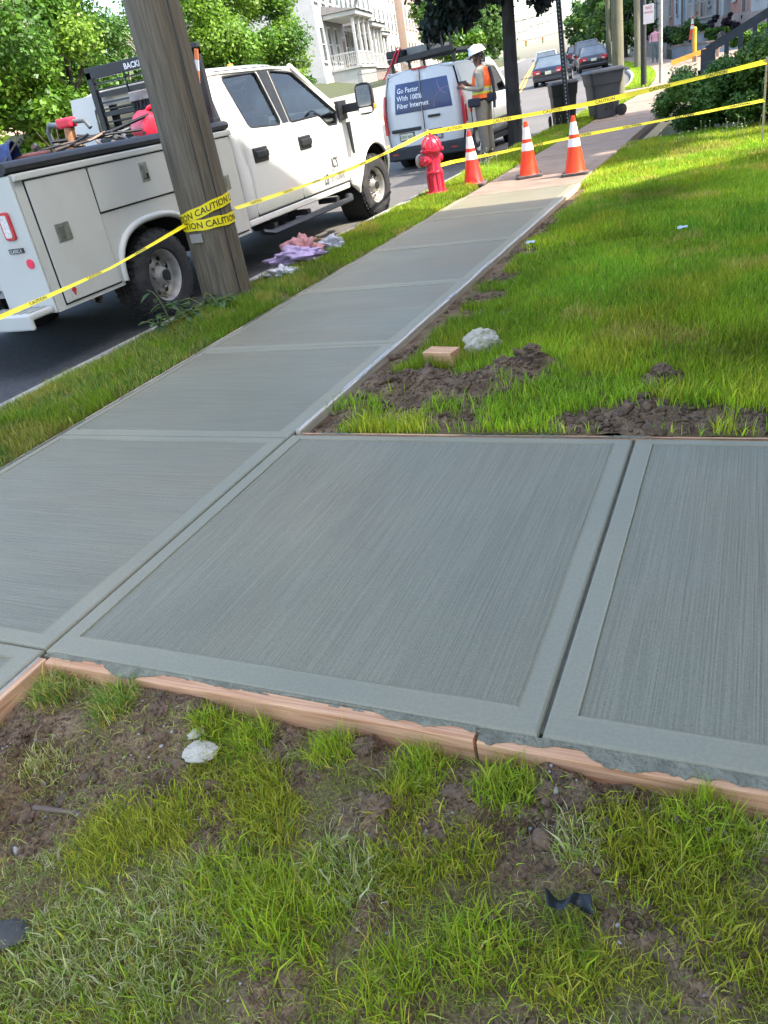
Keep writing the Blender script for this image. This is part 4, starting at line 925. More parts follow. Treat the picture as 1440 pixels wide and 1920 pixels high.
for i in range(20):
    a = random.uniform(-1.2, 1.2); y = random.uniform(5.75, 6.9); x = random.uniform(-.1, .55); L = random.uniform(.3, .55)
    dx, dy = math.sin(a)*L, math.cos(a)*L; z = random.uniform(1.46, 1.64)
    mb = MB().tube([(-dx, -dy, 0), (0, 0, random.uniform(-.03, .03)), (dx, dy, random.uniform(-.04, .12))], random.uniform(.009, .019), 6)
    o = mb.build('tool_handle', [M_iron, M_blk, mat('grey_tool', (.1, .1, .1)), mat('worn_wood', (.22, .15, .10), .8, .3, 9)][i % 4], smooth=60); o.location = T(x, y, z)
    tag(o, 'dark bar or hose in the jumble of tools heaped in the truck bed', 'tool', 'tools heaped in the truck bed')
for i, (x, y, z, L, rz, rx) in enumerate(((.35, 5.0, 1.47, .75, .55, .10), (.12, 5.72, 1.52, .35, .75, .12))):
    t = thing('shovel', ('long shovel with yellow-tipped wooden handle leaning out of truck bed at left edge', 'short-handled shovel with orange handle lying in truck bed')[i], 'shovel', T(x, y, z)); t.rotation_euler = (rx, 0, rz)
    MB().tube([(0, -L, .14), (0, L*.4, 0)], .02, 8).build('shaft', mat('dark_wood', (.16, .10, .07), .7, .3, 8), t, smooth=60)
    MB().tube([(0, L*.4, .0), (0, L*.85, -.04)], .021, 8).build('grip', M_handle, t, smooth=60)
t = thing('blue_bucket', 'blue bucket lying on its side at the rear of the truck bed', 'bucket', T(.55, 4.86, 1.44), .5)
MB().lathe([(.001, -.16), (.10, -.16), (.13, .16), (.137, .16), (.137, .14), (.125, .13)], 24, (0, 0, .10), 'x').build('bucket_shell', mat('blue_plastic', (.02, .04, .13), .5, .4, 30), t, smooth=40)
MB().tube([(.05, .14, .1), (.22, .1, .22), (.24, -.05, .24), (.1, -.14, .1)], .008, 5).build('bail', M_iron, t)
t = thing('rolled_hose', 'faded red coil of hose beside the blue bucket', 'hose', T(.55, 5.2, 1.49))
for k in range(3): MB().tube([(.0+.12*math.cos(a), .17*math.sin(a), .03*k) for a in np.linspace(0, 2*PI, 20)], .022, 7, caps=False).build('coil', mat('red_hose', (.27, .11, .10), .8, .3, 12), t, smooth=60)
b = thing('push_broom', 'push broom with grey block and black bristles hanging on the truck rack', 'broom', T(.30, 7.22, 1.86))
MB().box(-.22, .26, -.03, .03, .0, .085).build('broom_block', mat('grey_wood', (.30, .28, .26), .85, .3, 12), b, bevel=.006)
mb = MB()
for i in range(90): x = -.21+.46*i/89; mb.bar((x, random.uniform(-.025, .025), .0), (x+random.uniform(-.01, .01), random.uniform(-.04, .04), -.11), .008, .008)
mb.build('bristles', M_blk, b)
t = thing('warning_flag', 'orange and white striped warning stick behind the pole on the truck rack', 'warning stick', T(.86, 7.18, 1.55))
for k in range(6): MB().box(-.02, .02, -.006, .006, .1+k*.09, .19+k*.09).build('stripe', mat('orange_tape', (.8, .22, .06), .5) if k % 2 else mat('white_letters', (.8, .8, .8), .5), t)
t.rotation_euler = (0, .25, 0)

# ================================================================== UTILITY POLE + plants at its foot
M_pole = wood_mat('weathered_pole', (.085, .067, .043), (.172, .137, .09), 'z')
def pole_mesh(mb, r0, r1, h, n=28, seed=0):
    rings = []
    for i in range(25):
        t = i/24; r = r0+(r1-r0)*t; z = h*t
        rings.append([((r*(1+.018*math.sin(5*a+seed+z*.4)+.010*math.sin(13*a+z*.3)))*math.cos(a), (r*(1+.018*math.sin(5*a+seed+z*.4)+.010*math.sin(13*a+z*.3)))*math.sin(a), z-.3) for a in np.linspace(0, 2*PI, n, endpoint=False)])
    return mb.loft(rings)
P1 = (-4.285, 5.87)
pl = thing('utility_pole', 'thick weathered wooden utility pole wrapped with caution tape, at the kerb', 'utility pole', (*P1, 0))
pole_mesh(MB(), .222, .17, 10.5).build('shaft', M_pole, pl, smooth=50)
for i in range(14):     # drying checks
    a = random.uniform(0, 2*PI); z0 = random.uniform(0, 2.5); L = random.uniform(.3, 1.1); r = .222-.005*z0+.0015
    mb = MB(); mb.add([(r*math.cos(a+k), r*math.sin(a+k), z) for z, k in ((z0, 0), (z0+L*.4, .012), (z0+L, .004), (z0+L*.5, -.012))], [(0, 1, 2, 3)]); mb.build('drying_check', M_dark, pl)
MB().tube([(.205, -.09, -.05), (.205, -.085, 1.5), (.195, -.08, 4), (.18, -.07, 8)], .006, 5).build('ground_wire', M_blk, pl)
MB().bar((-1.1, 0, 9.3), (1.1, 0, 9.3), .1, .12).build('crossarm', M_pole, pl)
for x in (-1, -.5, .5, 1): MB().lathe([(.03, 0), (.05, .05), (.05, .1), (.02, .13), (.001, .13)], 10, (x, 0, 9.36)).build('insulator', M_lens, pl)
MB().box(-.06, .06, -.235, -.225, .55, .62).build('tag_plate', mat('grey_tag', (.35, .33, .3), .5, metal=.6), pl)
pl.scale = (1, 1, 1)

M_leaf = leaf_mat('leaf', .35, .45, .35)
def leaf_plant(name, label, x, y, z, h, nst, ls, cols, spread, group=None):
    t = thing(name, label, 'weed', (x, y, z), 0, group)
    for s_ in range(nst):
        a = random.uniform(0, 2*PI); lx, ly = math.cos(a)*spread, math.sin(a)*spread; hh = h*random.uniform(.6, 1.1)
        pts = [Vector((lx*u*u, ly*u*u, hh*math.sin(u*PI/2*.95))) for u in np.linspace(0, 1, 6)]
        MB().tube(pts, [.006, .005, .004, .004, .003, .002], 5).build('stem', mat('weed_stem', (.14, .17, .06), .7), t, smooth=60)
        for i in range(7):
            u = .3+.7*i/6; p = pts[min(5, int(u*5))]; b = random.uniform(0, 2*PI); L = ls*random.uniform(.6, 1.1)
            d = Vector((math.cos(b), math.sin(b), random.uniform(-.35, .35))).normalized(); sd_ = d.cross(Vector((0, 0, 1))).normalized(); up = sd_.cross(d)
            V = []; F = []
            for k, (q, w_) in enumerate(((0, .05), (.25, .8), (.5, 1.0), (.75, .65), (1, .03))):
                c = p+d*L*(q+.15)-up*L*.25*q*q
                for e in (-1, 0, 1): V.append(c+sd_*e*w_*L*.27+up*abs(e)*w_*L*.06)
            for k in range(4):
                for e in range(2): F.append((k*3+e, (k+1)*3+e, (k+1)*3+e+1, k*3+e+1))
            c_ = np.array(random.choice(cols))*random.uniform(.8, 1.2)
            np_obj('leaf', [tuple(v) for v in V], F, M_leaf, np.repeat(c_[None], len(V), 0), t, smooth=True)
WG = [(.06, .12, .045), (.09, .16, .06), (.12, .18, .05)]
leaf_plant('leafy_weed', 'tall leafy weed rising in front of the truck rear wheel', -4.33, 5.06, .0, .34, 2, .13, WG, .10)
for i, (x, y) in enumerate(((-4.33, 5.3), (-4.15, 5.15), (-4.3, 4.9), (-4.1, 5.45), (-4.22, 5.4))):
    leaf_plant('leafy_weed', 'low broad-leaved weed in the clump at the pole foot', x, y, .0, .15, 4, .10, WG, .14, 'weeds at the pole foot')

# ================================================================== HYDRANT
M_hyd = mat('hydrant_red', (.58, .015, .045), .35, .12, 7, coat=.4, bump=.05); M_hyc = mat('nozzle_cap_grey', (.28, .27, .24), .6, .3, 12)
H = thing('fire_hydrant', 'red fire hydrant with grey steamer cap on the verge', 'fire hydrant', (-4.10, 11.0, .0), 0)
MB().lathe([(.001, .02), (.155, .02), (.155, .055), (.12, .062), (.112, .09), (.105, .30), (.12, .305), (.122, .325), (.105, .33), (.10, .36), (.10, .56), (.155, .575), (.16, .59), (.16, .605), (.125, .612)], 32).build('barrel', M_hyd, H, smooth=30)
bn = MB().lathe([(.128, .608), (.13, .63), (.12, .68), (.095, .725), (.06, .752), (.035, .757)], 32).build('bonnet', M_hyd, H, smooth=60)
for k in range(8):
    a = 2*PI*k/8; MB().tube([(r*math.cos(a), r*math.sin(a), z) for r, z in ((.133, .625), (.125, .68), (.10, .728), (.06, .757))], .011, 6).build('bonnet_rib', M_hyd, bn, smooth=60)
MB().lathe([(.032, .75), (.03, .775), (.02, .778), (.018, .81), (.001, .812)], 5).build('operating_nut', M_hyd, bn)
for k in range(8):
    a = 2*PI*(k+.5)/8; MB().lathe([(.012, .0), (.012, .02), (.001, .022)], 6, (.142*math.cos(a), .142*math.sin(a), .055)).build('flange_bolt', M_hyd, H)
for k in range(10):
    a = 2*PI*k/10; MB().box(.104, .118, -.008, .008, .10, .29, M=Matrix.Rotation(a, 4, 'Z')).build('lower_rib', M_hyd, H)
MB().lathe([(.075, 0), (.07, .08), (.078, .09)], 24, (-.09, 0, .47), 'x', M=Matrix.Scale(-1, 4, (1, 0, 0))).build('steamer_nozzle', M_hyd, H, smooth=50)
MB().lathe([(.085, .09), (.09, .095), (.09, .14), (.06, .155), (.025, .16), (.022, .19), (.001, .19)], 24, (-.09, 0, .47), 'x', M=Matrix.Scale(-1, 4, (1, 0, 0))).build('steamer_cap', M_hyc, H, smooth=35)
for s in (-1, 1):
    nz_ = MB().lathe([(.05, .08), (.05, .135), (.058, .14), (.058, .175), (.04, .185), (.02, .187), (.018, .21), (.001, .21)], 20, (0, 0, .48), 'y', M=Matrix.Scale(s, 4, (0, 1, 0))).build('hose_nozzle', M_hyd, H, smooth=35)
MB().tube([(.125, .0, .595), (.165, .0, .602), (.185, .0, .605)], .022, 8).build('bonnet_lug', M_hyd, H, smooth=50)
H.rotation_euler = (0, 0, -.25)

# ================================================================== CONES
M_cone = mat('cone_orange', (.86, .055, .008), .45, .10, 3, spec=.4); M_coll = mat('reflective_collar', (.80, .78, .74), .5, .05, 40); M_cbase = mat('cone_base_rubber', (.10, .09, .085), .85, .3, 9)
def cone(x, y, z, label, rz, red=False, lean=0):
    t = thing('traffic_cone', label, 'traffic cone', (x, y, z), rz, 'traffic cones across the sidewalk')
    mc = M_cone if not red else mat('cone_red_orange', (.84, .03, .012), .45, .1, 3)
    R = lambda h: .137-.113*(h-.03)/.68
    MB().lathe([(R(.03)+.01, .03), (R(.05), .05), (R(.36), .36), (R(.71), .71), (R(.71)-.012, .708), (R(.71)-.014, .6)], 28).build('cone_body', mc, t, smooth=40)
    for a, b in ((.345, .445), (.49, .64)):
        MB().lathe([(R(a)+.0025, a), (R(b)+.0025, b)], 28).build('reflective_collar', M_coll, t, smooth=60)
    MB().prism(fillet([(-.18, -.18), (.18, -.18), (.18, .18), (-.18, .18)], .05), 'z', 0, .032).build('base', M_cbase, t, bevel=.006)
    t.rotation_euler = (lean, 0, rz); return t
cone(-3.73, 11.55, .012, 'traffic cone nearest the hydrant, on the grass edge, reddest of three', .15, True)
cone(-2.98, 11.78, .004, 'middle traffic cone on the old sidewalk with dusty base', .3)
cone(-2.26, 11.42, .004, 'traffic cone on lawn side of the sidewalk, rightmost of three', .1)

# ================================================================== CAUTION TAPE
M_tape = mat('caution_yellow', (.90, .72, .015), .38, .06, 6, spec=.5); M_tink = mat('tape_print', (.02, .02, .015), .5)
M_stake = mat('stake_wood', (.52, .40, .26), .8, .25, 10, stretch=(10, 10, 1))
def stake(x, y, h, label, w_=.02, lean=(0, 0)):
    t = thing('survey_stake', label, 'stake', (x, y, -.03)); MB().box(-w_/2, w_/2, -w_*.35, w_*.35, 0, h).build('lath', M_stake, t, bevel=.001); t.rotation_euler = (lean[0], lean[1], 0); return t
stk = stake(0.0, 11.96, 1.02, 'slim wooden stake holding both tapes beside the hedge', .024)
stk2 = stake(-4.24, 11.28, .87, 'wooden lath behind the hydrant where the tapes meet', .035)
def tape(label, pts, twists, sag=.0, wid=.076, text=True, roll0=0.0, tscale=1.0):
    """ribbon through pts; twist angle (0 = flat on edge, upright) per point"""
    pts, twists = pts[::-1], [-q for q in twists[::-1]]
    t = thing('caution_tape', label, 'caution tape', pts[0])
    P0 = Vector(pts[0]); P = [Vector(p)-P0 for p in pts]
    # dense sample
    S, TW, LEN = [], [], [0.0]
    for i in range(len(P)-1):
        n = max(4, int((P[i+1]-P[i]).length/.05))
        for k in range(n + (1 if i == len(P)-2 else 0)):
            u = k/n; p = P[i].lerp(P[i+1], u); p = p.copy(); p.z -= sag*4*u*(1-u)*(P[i+1]-P[i]).length/4
            S.append(p); tw = twists[i]*(1-u)+twists[i+1]*u; TW.append(tw)
    for i in range(1, len(S)): LEN.append(LEN[-1]+(S[i]-S[i-1]).length)
    def frame(i):
        d = (S[min(i+1, len(S)-1)]-S[max(i-1, 0)]).normalized(); up = Vector((0, 0, 1)); r = d.cross(up).normalized(); up = r.cross(d)
        return d, up*math.cos(TW[i])+r*math.sin(TW[i])
    mb = MB(); V = []
    for i in range(len(S)):
        d, u = frame(i); fold = .85+.15*math.sin(LEN[i]*3.1)
        for e in (-1, 0, 1): V.append(S[i]+u*e*wid/2*fold+u.cross(d)*.004*(1-abs(e)))
    F = [(i*3+e, (i+1)*3+e, (i+1)*3+e+1, i*3+e+1) for i in range(len(S)-1) for e in range(2)]
    mb.add(V, F); mb.build('ribbon', M_tape, t, smooth=60)
    if text:
        V2, F2 = text2d('CAUTION', .07*tscale, .012)
        Wt = max(v[0] for v in V2); L = LEN[-1]; s = .25; k = 0; la = np.array(LEN)
        while s+Wt < L-.05:
            mb = MB(); VV = []
            for x, y in V2:
                q = s+x; i = int(min(len(S)-2, max(0, np.searchsorted(la, q)-1))); f = (q-LEN[i])/max(1e-6, LEN[i+1]-LEN[i])
                p = S[i].lerp(S[i+1], f); d, u = frame(i); nn = u.cross(d)
                VV.append((p, u*(y-.024*tscale)*.95, nn))
            for sg in (1, -1):
                mb.add([p+u+nn*(.0065 if sg > 0 else -.0028) for p, u, nn in VV], F2)
            mb.build('print', M_tink, t)
            s += Wt+.42
    return t
tape('upper caution tape from hedge stake to the hydrant lath', [(0, 11.955, .94), (-2.0, 11.62, .815), (-4.24, 11.26, .80)], [.35, .15, .25], sag=.01, wid=.062, tscale=.8)
tape('lower caution tape from hedge stake to the hydrant, passing behind the cones', [(0, 11.955, .515), (-2.2, 11.9, .43), (-4.1, 11.75, .34), (-4.22, 11.3, .35)], [.9, .75, .6, .3], sag=.01, wid=.052, tscale=.75)
tape('caution tape stretched from hydrant lath back to the utility pole', [(-4.24, 11.25, .80), (-4.13, 8.5, .715), (-4.10, 6.04, .735)], [.3, 1.05, .85], sag=.012, wid=.046, tscale=.6)
tape('caution tape running from the utility pole out of view at left', [(-4.38, 5.67, .70), (-4.33, 4.6, .60), (-4.3, 3.2, .56), (-4.3, 1.2, .6)], [.9, 1.1, .7, .5], sag=.01, wid=.036, tscale=.5)
# wraps round the pole
def wrap(z0, tilt, label, a0=0.0, width=.085):
    t = thing('caution_tape', label, 'caution tape', (*P1, z0)); R = .2275
    def W(a, h): return (R*math.cos(a), R*math.sin(a), h+tilt*math.sin(a-a0))
    mb = MB(); n = 64; k = 10
    mb.grid(lambda i, e: W(2*PI*i/n, e*width/2+.003*math.sin(7*2*PI*i/n)), range(n+1), [-1, -.5, 0, .5, 1]); mb.build('ribbon', M_tape, t, smooth=60)
    V2, F2 = text2d('CAUTION', .075, .012); Wd = max(v[0] for v in V2)
    V3, F3 = text2d('Empire', .035, .006); R2 = R+.0022
    for j in range(4):
        st = j*2*PI/4 + 3.62 + a0*.25
        VV = [(R2*math.cos(st+x/R2), R2*math.sin(st+x/R2), (y-.026)*.95+tilt*math.sin(st+x/R2-a0)) for x, y in V2]
        MB().add(VV, F2).build('print', M_tink, t)
    return t
wrap(.685, .0, 'lower caution tape band wrapped round the utility pole', 0)
wrap(.785, .055, 'upper slanting caution tape band round the utility pole', -1.2)
# ================================================================== HOUSES
M_trim = mat('white_trim', (.40, .40, .375), .6, .06, 3); M_pane = mat('house_pane', (.05, .06, .07), .12, .4, 2, spec=.8); M_roofs = mat('roof_shingle', (.12, .115, .11), .9, .3, 12, bump=.5)
M_sw = siding_mat('white_siding', (.31, .31, .29)); M_sc = siding_mat('cream_siding', (.60, .57, .48)); M_sg = siding_mat('grey_siding', (.38, .40, .42)); M_so = siding_mat('orange_siding', (.48, .24, .10)); M_sb = siding_mat('blue_siding', (.34, .40, .45)); M_sy = siding_mat('tan_siding', (.50, .44, .34))
M_brt = brick_mat('tan_brick', (.42, .27, .19), (.50, .34, .25)); M_brr = brick_mat('red_brick', (.30, .12, .085), (.36, .17, .12)); M_brd = brick_mat('brown_brick', (.28, .20, .16), (.36, .27, .22))
M_door = mat('house_door', (.10, .07, .06), .5)
def window(t, x, z, w_=.9, h_=1.6, y=0.0, mt=None):
    wn = MB()
    for a in ((x-w_/2-.09, x+w_/2+.09, z-.10, z), (x-w_/2-.09, x+w_/2+.09, z+h_, z+h_+.12), (x-w_/2-.09, x-w_/2, z, z+h_), (x+w_/2, x+w_/2+.09, z, z+h_), (x-w_/2, x+w_/2, z+h_/2-.03, z+h_/2+.03)):
        wn.box(a[0], a[1], y-.07, y+.02, a[2], a[3])
    o = wn.build('window', mt or M_trim, t); MB().box(x-w_/2, x+w_/2, y-.02, y+.02, z, z+h_).build('pane', M_pane, o)
    MB().box(x-w_/2-.14, x+w_/2+.14, y-.13, y-.072, z-.16, z-.1).build('sill', mt or M_trim, o)
def house(name, label, x, y, z0, rz, w_, d, h, wall, roof='flat', floors=2, nw=3, porch=None, base=None, door=True, group=None, basem=None, dormer=False):
    t = thing(name, label, 'house', (x, y, z0), rz, group)
    MB().box(0, w_, 0, d, 0 if base is None else base, h).build('wall', wall, t)
    if base is not None: MB().box(-.05, w_+.05, -.05, d+.05, -2.5, base).build('foundation', basem or M_brd, t)
    if roof == 'flat':
        r = MB().box(-.12, w_+.12, -.30, d+.1, h+.001, h+.22).box(-.2, w_+.2, -.45, d+.1, h+.225, h+.34).build('cornice', M_trim, t)
        for k in range(int(w_/.9)): MB().box(.3+k*.9, .42+k*.9, -.28, -.001, h-.28, h-.002).build('bracket', M_trim, r)
        MB().box(-.1, w_+.1, -.1, d, h+.345, h+.40).build('roof', M_roofs, t)
    else:
        pk = h+w_*.5*roof; o_ = .28
        r = MB()
        for s in (0, 1):
            A = (-o_, h-o_*roof*1.0) if s == 0 else (w_+o_, h-o_*roof)
            r.add([(A[0], -.3, A[1]+.02), (w_/2, -.3, pk+.02), (w_/2, d+.3, pk+.02), (A[0], d+.3, A[1]+.02), (A[0], -.3, A[1]+.16), (w_/2, -.3, pk+.18), (w_/2, d+.3, pk+.18), (A[0], d+.3, A[1]+.16)], [(0, 1, 2, 3), (4, 5, 6, 7), (0, 1, 5, 4), (2, 3, 7, 6), (0, 3, 7, 4), (1, 2, 6, 5)])
        r.build('roof', M_roofs, t)
        g = MB(); g.add([(0, .0, h), (w_, .0, h), (w_/2, .0, pk), (0, d, h), (w_, d, h), (w_/2, d, pk)], [(0, 1, 2), (3, 5, 4), (0, 2, 5, 3), (1, 4, 5, 2)]); g.build('gable', wall, t)
    fh = (h-(base or 0))/floors
    for f in range(floors):
        for k in range(nw):
            xx = w_*(k+.5)/nw; zz = (base or 0)+f*fh+fh*.27
            if f == 0 and door and k == nw-1:
                dr = MB().box(xx-.5, xx+.5, -.06, .02, (base or 0)+.05, (base or 0)+2.15).build('door', M_door, t)
                MB().box(xx-.62, xx-.505, -.09, .02, (base or 0), (base or 0)+2.3).box(xx+.505, xx+.62, -.09, .02, (base or 0), (base or 0)+2.3).box(xx-.62, xx+.62, -.09, .02, (base or 0)+2.301, (base or 0)+2.45).build('door_frame', M_trim, dr)
                MB().box(xx+.36, xx+.42, -.1, -.055, (base or 0)+1.0, (base or 0)+1.08).build('door_knob', M_chrome, dr)
            else: window(t, xx, zz, .85, fh*.55)
    if porch:
        px0, px1, pd, pz, ph = porch['x0'], porch['x1'], porch['d'], porch['z'], porch['h']
        MB().box(px0, px1, -pd, -.02, -2.5, pz-.14).build('porch_base', porch.get('basem', M_trim), t)
        MB().box(px0-.12, px1+.12, -pd-.14, -.02, pz-.135, pz).build('porch_floor', M_trim, t)
        rr = MB().box(px0-.25, px1+.25, -pd-.3, -.02, pz+ph, pz+ph+.28).build('porch_roof', M_trim, t, bevel=.03)
        MB().add([(px0-.38, -pd-.42, pz+ph+.285), (px1+.38, -pd-.42, pz+ph+.285), (px1+.1, -.02, pz+ph+.8), (px0-.1, -.02, pz+ph+.8), (px0-.38, -.02, pz+ph+.285), (px1+.38, -.02, pz+ph+.285)], [(0, 1, 2, 3), (0, 3, 4), (1, 5, 2), (0, 4, 5, 1)]).build('porch_roof_slope', M_roofs, rr)
        n = porch.get('n', 3)
        for k in range(n):
            xx = px0+.15+(px1-px0-.3)*k/(n-1)
            c = MB().box(xx-.09, xx+.09, -pd+.02, -pd+.20, pz+.1, pz+ph-.1).build('porch_column', M_trim, t, bevel=.02)
            MB().box(xx-.13, xx+.13, -pd-.02, -pd+.24, pz, pz+.1).box(xx-.13, xx+.13, -pd-.02, -pd+.24, pz+ph-.1, pz+ph-.002).build('column_cap', M_trim, c)
        rl = MB().box(px0+.1, px1-.1, -pd+.07, -pd+.14, pz+.80, pz+.88).box(px0+.1, px1-.1, -pd+.08, -pd+.13, pz+.12, pz+.17)
        rl.box(px0+.08, px0+.13, -pd+.1, -.05, pz+.8, pz+.88).box(px1-.13, px1-.08, -pd+.1, -.05, pz+.8, pz+.88)
        rl = rl.build('porch_rail', M_trim, t)
        mb = MB()
        for k in range(int((px1-px0)/.14)): mb.box(px0+.1+k*.14, px0+.14+k*.14, -pd+.085, -pd+.125, pz+.17, pz+.80)
        for k in range(int(pd/.14)): mb.box(px0+.085, px0+.125, -pd+.15+k*.14, -pd+.19+k*.14, pz+.1, pz+.80)
        mb.build('baluster', M_trim, rl)
        if porch.get('steps'):
            for k in range(7): MB().box(px1+.05, px1+1.25, -pd-.05-.28*(7-k)+.28*0, -.02-pd+.02, pz-.18*(7-k)-.1, pz-.18*(7-k)+.08-.18*0).build('step', M_oldc, t)
            for xx in (px1+.08, px1+1.2): MB().bar((xx, -pd-.1, pz+.85), (xx, -pd-2.0, pz-.4), .07, .07).build('stair_rail', M_trim, t)
    return t
AL = math.radians(12.95)
def lpos(yy, o): return float(XC+o+sh(yy)), yy, float(zr(yy))
# across the street
RL = PI/2+AL
def lh(yy, off, name, label, **k):
    x, y, z = lpos(yy, off); return house(name, label, x, y, z+1.3, RL, **k)
hA = lh(52.5, -18.6, 'porch_house', 'white clapboard house with wide corner porch across the street', w_=8.2, d=11, h=11.5, wall=M_sw, floors=3, nw=4, base=1.2, basem=M_trim, porch=dict(x0=2.3, x1=7.9, d=2.0, z=1.55, h=2.9, n=4))
hB = lh(61.2, -18.9, 'porch_house', 'second white house with brick-based columned porch across the street', w_=7.0, d=11, h=11.0, wall=M_sw, floors=3, nw=4, base=1.1, basem=M_brd, porch=dict(x0=.5, x1=5.2, d=2.0, z=1.35, h=2.6, n=4, basem=M_brd, steps=True))
hC = lh(68.9, -19.2, 'row_house', 'third white row house with small porch across the street', w_=6.6, d=11, h=10.5, wall=M_sw, floors=3, nw=3, base=1.0, porch=dict(x0=.3, x1=3.8, d=1.6, z=1.2, h=2.4, n=3))
hD = lh(76.2, -19.3, 'row_house', 'long pale row house between white houses and the tan brick one', w_=14, d=11, h=9.5, wall=M_sc, floors=3, nw=6, base=1.0)
lh(91.0, -18.6, 'row_house', 'tan brick row house beyond the white houses on the left', w_=9.5, d=11, h=10.2, wall=M_brt, floors=3, nw=4, base=1.0)
lh(101.2, -18.6, 'row_house', 'cream row house at the far end of the left side', w_=18, d=11, h=9.0, wall=M_sy, floors=3, nw=6, base=1.0)
hE = lh(24, -25, 'row_house', 'brick house hidden behind the left street trees', w_=12, d=10, h=9, wall=M_brt, floors=3, nw=4, base=1.0)
for i, (x, dx) in enumerate(((4.7, .5), (5.9, .45))):
    t = thing('satellite_dish', ('grey satellite dish on the white porch roof, left one', 'dark satellite dish on the white porch roof, right one')[i], 'satellite dish', (0, 0, 0))
    M_ = hA.matrix_basis @ Matrix.Translation((x, -1.6, 5.05)); t.matrix_basis = M_
    MB().tube([(0, .3, 0), (0, 0, .35)], .03, 6).build('mast', M_steel, t)
    MB().lathe([(.001, .08), (.2, .06), (.36, 0), (.37, -.01), (.36, .0), (.2, .05), (.001, .07)], 20, (0, -.1, .5), 'y', M=Matrix.Rotation(.3, 4, 'X')).build('dish', mat('dish_grey', ((.32, .32, .33), (.06, .06, .065))[i], .5) if i == 0 else mat('dish_dark', (.05, .05, .055), .5), t, smooth=60)
# retaining wall and iron fence on the far bank
mb = MB(); ys = [14, 18, 22, 26, 30, 34, 38, 42, 46]
wl = MB(); wl.grid(lambda i, j: G((-13.70, -13.70, -13.95, -13.95)[j], [28, 30, 34, 38, 42, 46, 50, 56, 62, 70, 80][i], (-.1, 1.38, 1.38, .5)[j]), range(11), range(4)); tag(wl.build('retaining_wall', mat('stucco_wall', (.30, .275, .23), .9, .15, 3, bump=.3), None), 'long pale retaining wall across the street below the porch houses', 'wall')
fc = thing('iron_fence', 'black iron picket fence on the bank in front of the white porch house', 'fence', G(-15.2, 48, 1.35))
fx, fy, fz = fc.location
for zz in (.15, .85): 
    mb = MB(); mb.tube([Vector(G(-15.2-.0, 48+k, 1.35+zz))-fc.location for k in range(0, 15, 2)], .022, 5); mb.build('rail', M_blk2, fc)
for k in range(46):
    p = Vector(G(-15.2, 48+k*.30, 1.35))-fc.location; MB().box(p.x-.008, p.x+.008, p.y-.008, p.y+.008, p.z, p.z+.98+.12*math.sin(k*.35)).build('picket', M_blk2, fc)
# ---- house on the viewer's right whose shadow falls over the walk
R1 = -PI/2
h1 = house('frame_house', 'tall white gabled house at the end of the front walk', 2.2, 9.5, -.1, R1, 10.6, 11, 7.75, M_sw, roof=.55, floors=2, nw=3, base=.7, door=True)
for k in range(3): MB().box(8.1-.7, 8.1+.7, -.3*(3-k), -.06, -.2, .2*(k+1)).build('step', M_oldc, h1)
wing = MB(); wing.add([(-1.75, .9, 0), (-.01, .9, 0), (-.01, .9, 5.35), (-1.75, .9, 3.2), (-1.75, 9, 0), (-.01, 9, 0), (-.01, 9, 5.35), (-1.75, 9, 3.2)], [(0, 1, 2, 3), (4, 7, 6, 5), (0, 3, 7, 4), (3, 2, 6, 7), (1, 5, 6, 2)]); wing.build('side_wing', M_sw, h1)
h2 = house('frame_house', 'grey house up the dark stairs behind the hedge', 3.4, 21.2, .3, R1, 7.1, 10, 9.2, M_sg, roof='flat', floors=3, nw=3, base=1.4)
# right-hand row up the street
RR = -PI/2+AL
specs = [(53.0, 1.0, 'white clapboard row house at the right edge beyond the stairs', M_sw, 6.0), (59.2, 1.2, 'narrow red brick row house between two white ones', M_brr, 5.4), (65.4, .9, 'white row house with black entry rail', M_sw, 6.0), (71.6, 1.1, 'orange-brown row house on the right side', M_so, 5.6), (78, .7, 'blue-grey row house with tall windows', M_sb, 6.2), (85, 1.2, 'brick row house beyond the blue-grey one', M_brr, 6.0), (92, .5, 'cream row house with porch behind the poles', M_sc, 7.0), (101, .9, 'grey gabled house far up the right side', M_sg, 8)]
for i, (yy, st_, lab, wm, wd) in enumerate(specs):
    x, y, z = lpos(yy, 5.9+st_)
    house('row_house', lab, x, y, z+.85, RR, wd, 10, 8.6+.5*(i % 3), wm, roof='flat' if i < 6 else .8, floors=3, nw=2, base=.6, porch=dict(x0=.4, x1=2.8, d=1.3, z=.8, h=2.5, n=2, steps=False) if i in (2, 6) else None)

